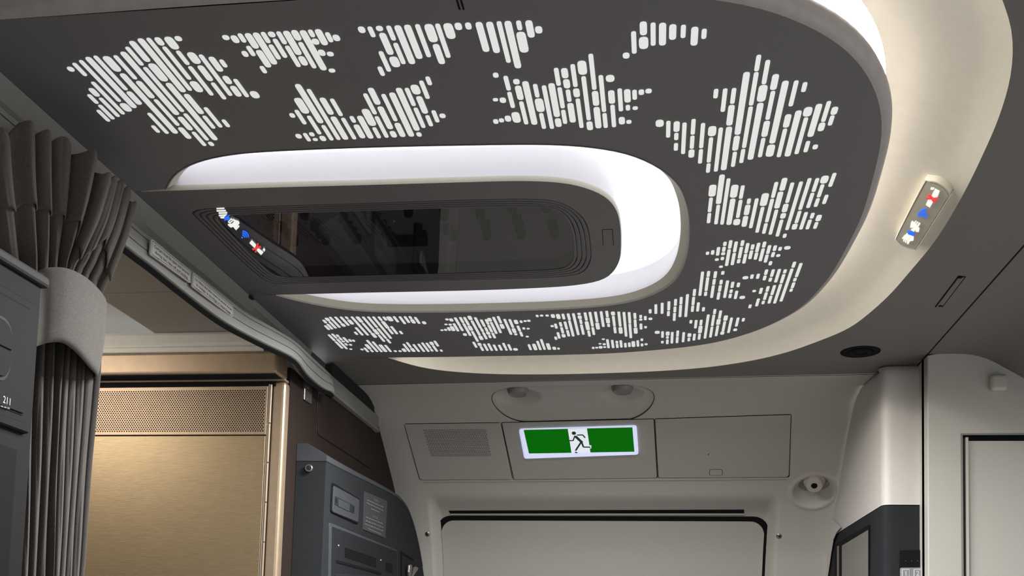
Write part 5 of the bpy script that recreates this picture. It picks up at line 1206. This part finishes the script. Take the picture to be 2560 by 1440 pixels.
def col_curve(c):
    # hem band straight for a while, then pulled into the tie, then hanging
    top, t1_, t2_, bt_ = c
    m1 = top*0.72+t1_*0.28; m1 = m1+A(0, 0, -0.012); m2 = top*0.28+t1_*0.72
    low_ = bt_+(bt_-t2_)*0.35
    return resample(catmull([top, m1, m2, t1_, t2_, t2_*0.5+bt_*0.5, bt_, low_], 10), 70)
cc_ = [col_curve(c) for c in cols]
SUB = 16
vv = []; uv = []; NJ = 70
TOW = unit(A(0.85, -0.53, 0))        # pleats bulge towards the aisle
amp_top = [0.012, 0.012, 0.014, 0.012, 0.012, 0.020, 0.007, 0.006, 0.006, 0.006, 0.005]
cols_n = (RN-1)*SUB+1
for i in range(cols_n):
    k = min(i//SUB, RN-2); t = (i-k*SUB)/SUB
    for j in range(NJ):
        a_, b2 = cc_[k][j], cc_[k+1][j]
        ph_ = math.cos(math.pi*2*t)                      # ridge at the columns, valley between
        rr = 2*abs(math.cos(math.pi*t))**0.55-1
        am = (amp_top[k]*(1-t)+amp_top[k+1]*t); fall = np.interp(j, [0, 22, 32, 44, 69], [1.0, 0.75, 0.45, 0.5, 0.55])
        p = a_*(1-t)+b2*t+TOW*(am*fall*rr)
        tz = float(sstep(0.36, 0.64, t)); kz = np.interp(j, [0, 8, 24], [1.0, 0.8, 0.0])
        p[2] += kz*((a_[2]*(1-tz)+b2[2]*tz)-(a_[2]*(1-t)+b2[2]*t))
        p = p+TOW*0.0016*math.sin(j*0.21+k*1.7)
        if j == 0: p = p+UPZ*0.003*ph_
        vv.append(p); uv.append((i*0.0032, -j*0.0085))
ff = []
for i in range(cols_n-1):
    for j in range(NJ-1): ff.append((i*NJ+j, i*NJ+j+1, (i+1)*NJ+j+1, (i+1)*NJ+j))
cl = mesh('curtain_cloth', vv, ff, 'fabric', None, True, uv)
part(cl, cur)
sm = cl.modifiers.new('thickness', 'SOLIDIFY'); sm.thickness = 0.0016; sm.offset = -1
# hem pocket along the top, standing a little proud
hv = []; huv = []; HJ = 14
hemj = [0, 2, 4, 6, 8, 10, 12, 14, 16, 17, 18, 19, 20, 20]
def hem_len(i): return np.interp(i/(cols_n-1), [0, 0.35, 0.5, 0.62, 0.8, 1.0], [9.5, 9.5, 9, 13, 8, 12])
for i in range(cols_n):
    HL = hem_len(i)
    for q in range(HJ):
        jf = HL*q/(HJ-1); j0 = int(jf); fr3 = jf-j0
        p = np.array(vv[i*NJ+j0])*(1-fr3)+np.array(vv[i*NJ+min(j0+1, NJ-1)])*fr3
        lift = 0.0015+0.0060*q/(HJ-1)
        hv.append(p+TOW*lift+(UPZ*0.0012 if q == 0 else 0)); huv.append((i*0.0032+0.5, -jf*0.0085))
hf = []
for i in range(cols_n-1):
    for j in range(HJ-1): hf.append((i*HJ+j, i*HJ+j+1, (i+1)*HJ+j+1, (i+1)*HJ+j))
hm = mesh('hem_pocket', hv, hf, 'fabric', None, True, huv); part(hm, cur)
sm = hm.modifiers.new('thickness', 'SOLIDIFY'); sm.thickness = 0.0018; sm.offset = -1
b = B()
# tie band
tie = empty('curtain_tie', ony(170, 800, 1.28)); tag(tie, 'broad taupe fabric band tied round the gathered curtain', 'curtain tie')
TP = [(78, 690, 1.175), (92, 678, 1.19), (115, 674, 1.20), (145, 676, 1.215), (175, 686, 1.235), (205, 703, 1.26), (235, 727, 1.29), (258, 750, 1.32), (263, 757, 1.345)]
BP = [(78, 872, 1.175), (92, 866, 1.19), (112, 861, 1.20), (138, 862, 1.215), (163, 876, 1.235), (190, 900, 1.26), (215, 924, 1.29), (236, 940, 1.32), (243, 948, 1.345)]
tp_ = catmull([ony(x, y, Y-0.012) for x, y, Y in TP], 6); bp_ = catmull([ony(x, y, Y-0.012) for x, y, Y in BP], 6)
tv = []; tu = []; TJ = 14
for i, (p, q) in enumerate(zip(tp_, bp_)):
    for j in range(TJ):
        t = j/(TJ-1); f = i/(len(tp_)-1)
        bul = 0.020*math.sin(math.pi*min(1, f*1.02))**0.6+0.006*math.sin(math.pi*t)
        edge = -0.003 if j in (0, TJ-1) else 0
        tv.append(p*(1-t)+q*t+TOW*(bul+edge)); tu.append((i*0.0032, -t*0.115))
tf = []
for i in range(len(tp_)-1):
    for j in range(TJ-1): tf.append((i*TJ+j, i*TJ+j+1, (i+1)*TJ+j+1, (i+1)*TJ+j))
tb = mesh('band', tv, tf, 'tie', None, True, tu); part(tb, tie)
sm = tb.modifiers.new('thickness', 'SOLIDIFY'); sm.thickness = 0.003; sm.offset = -1
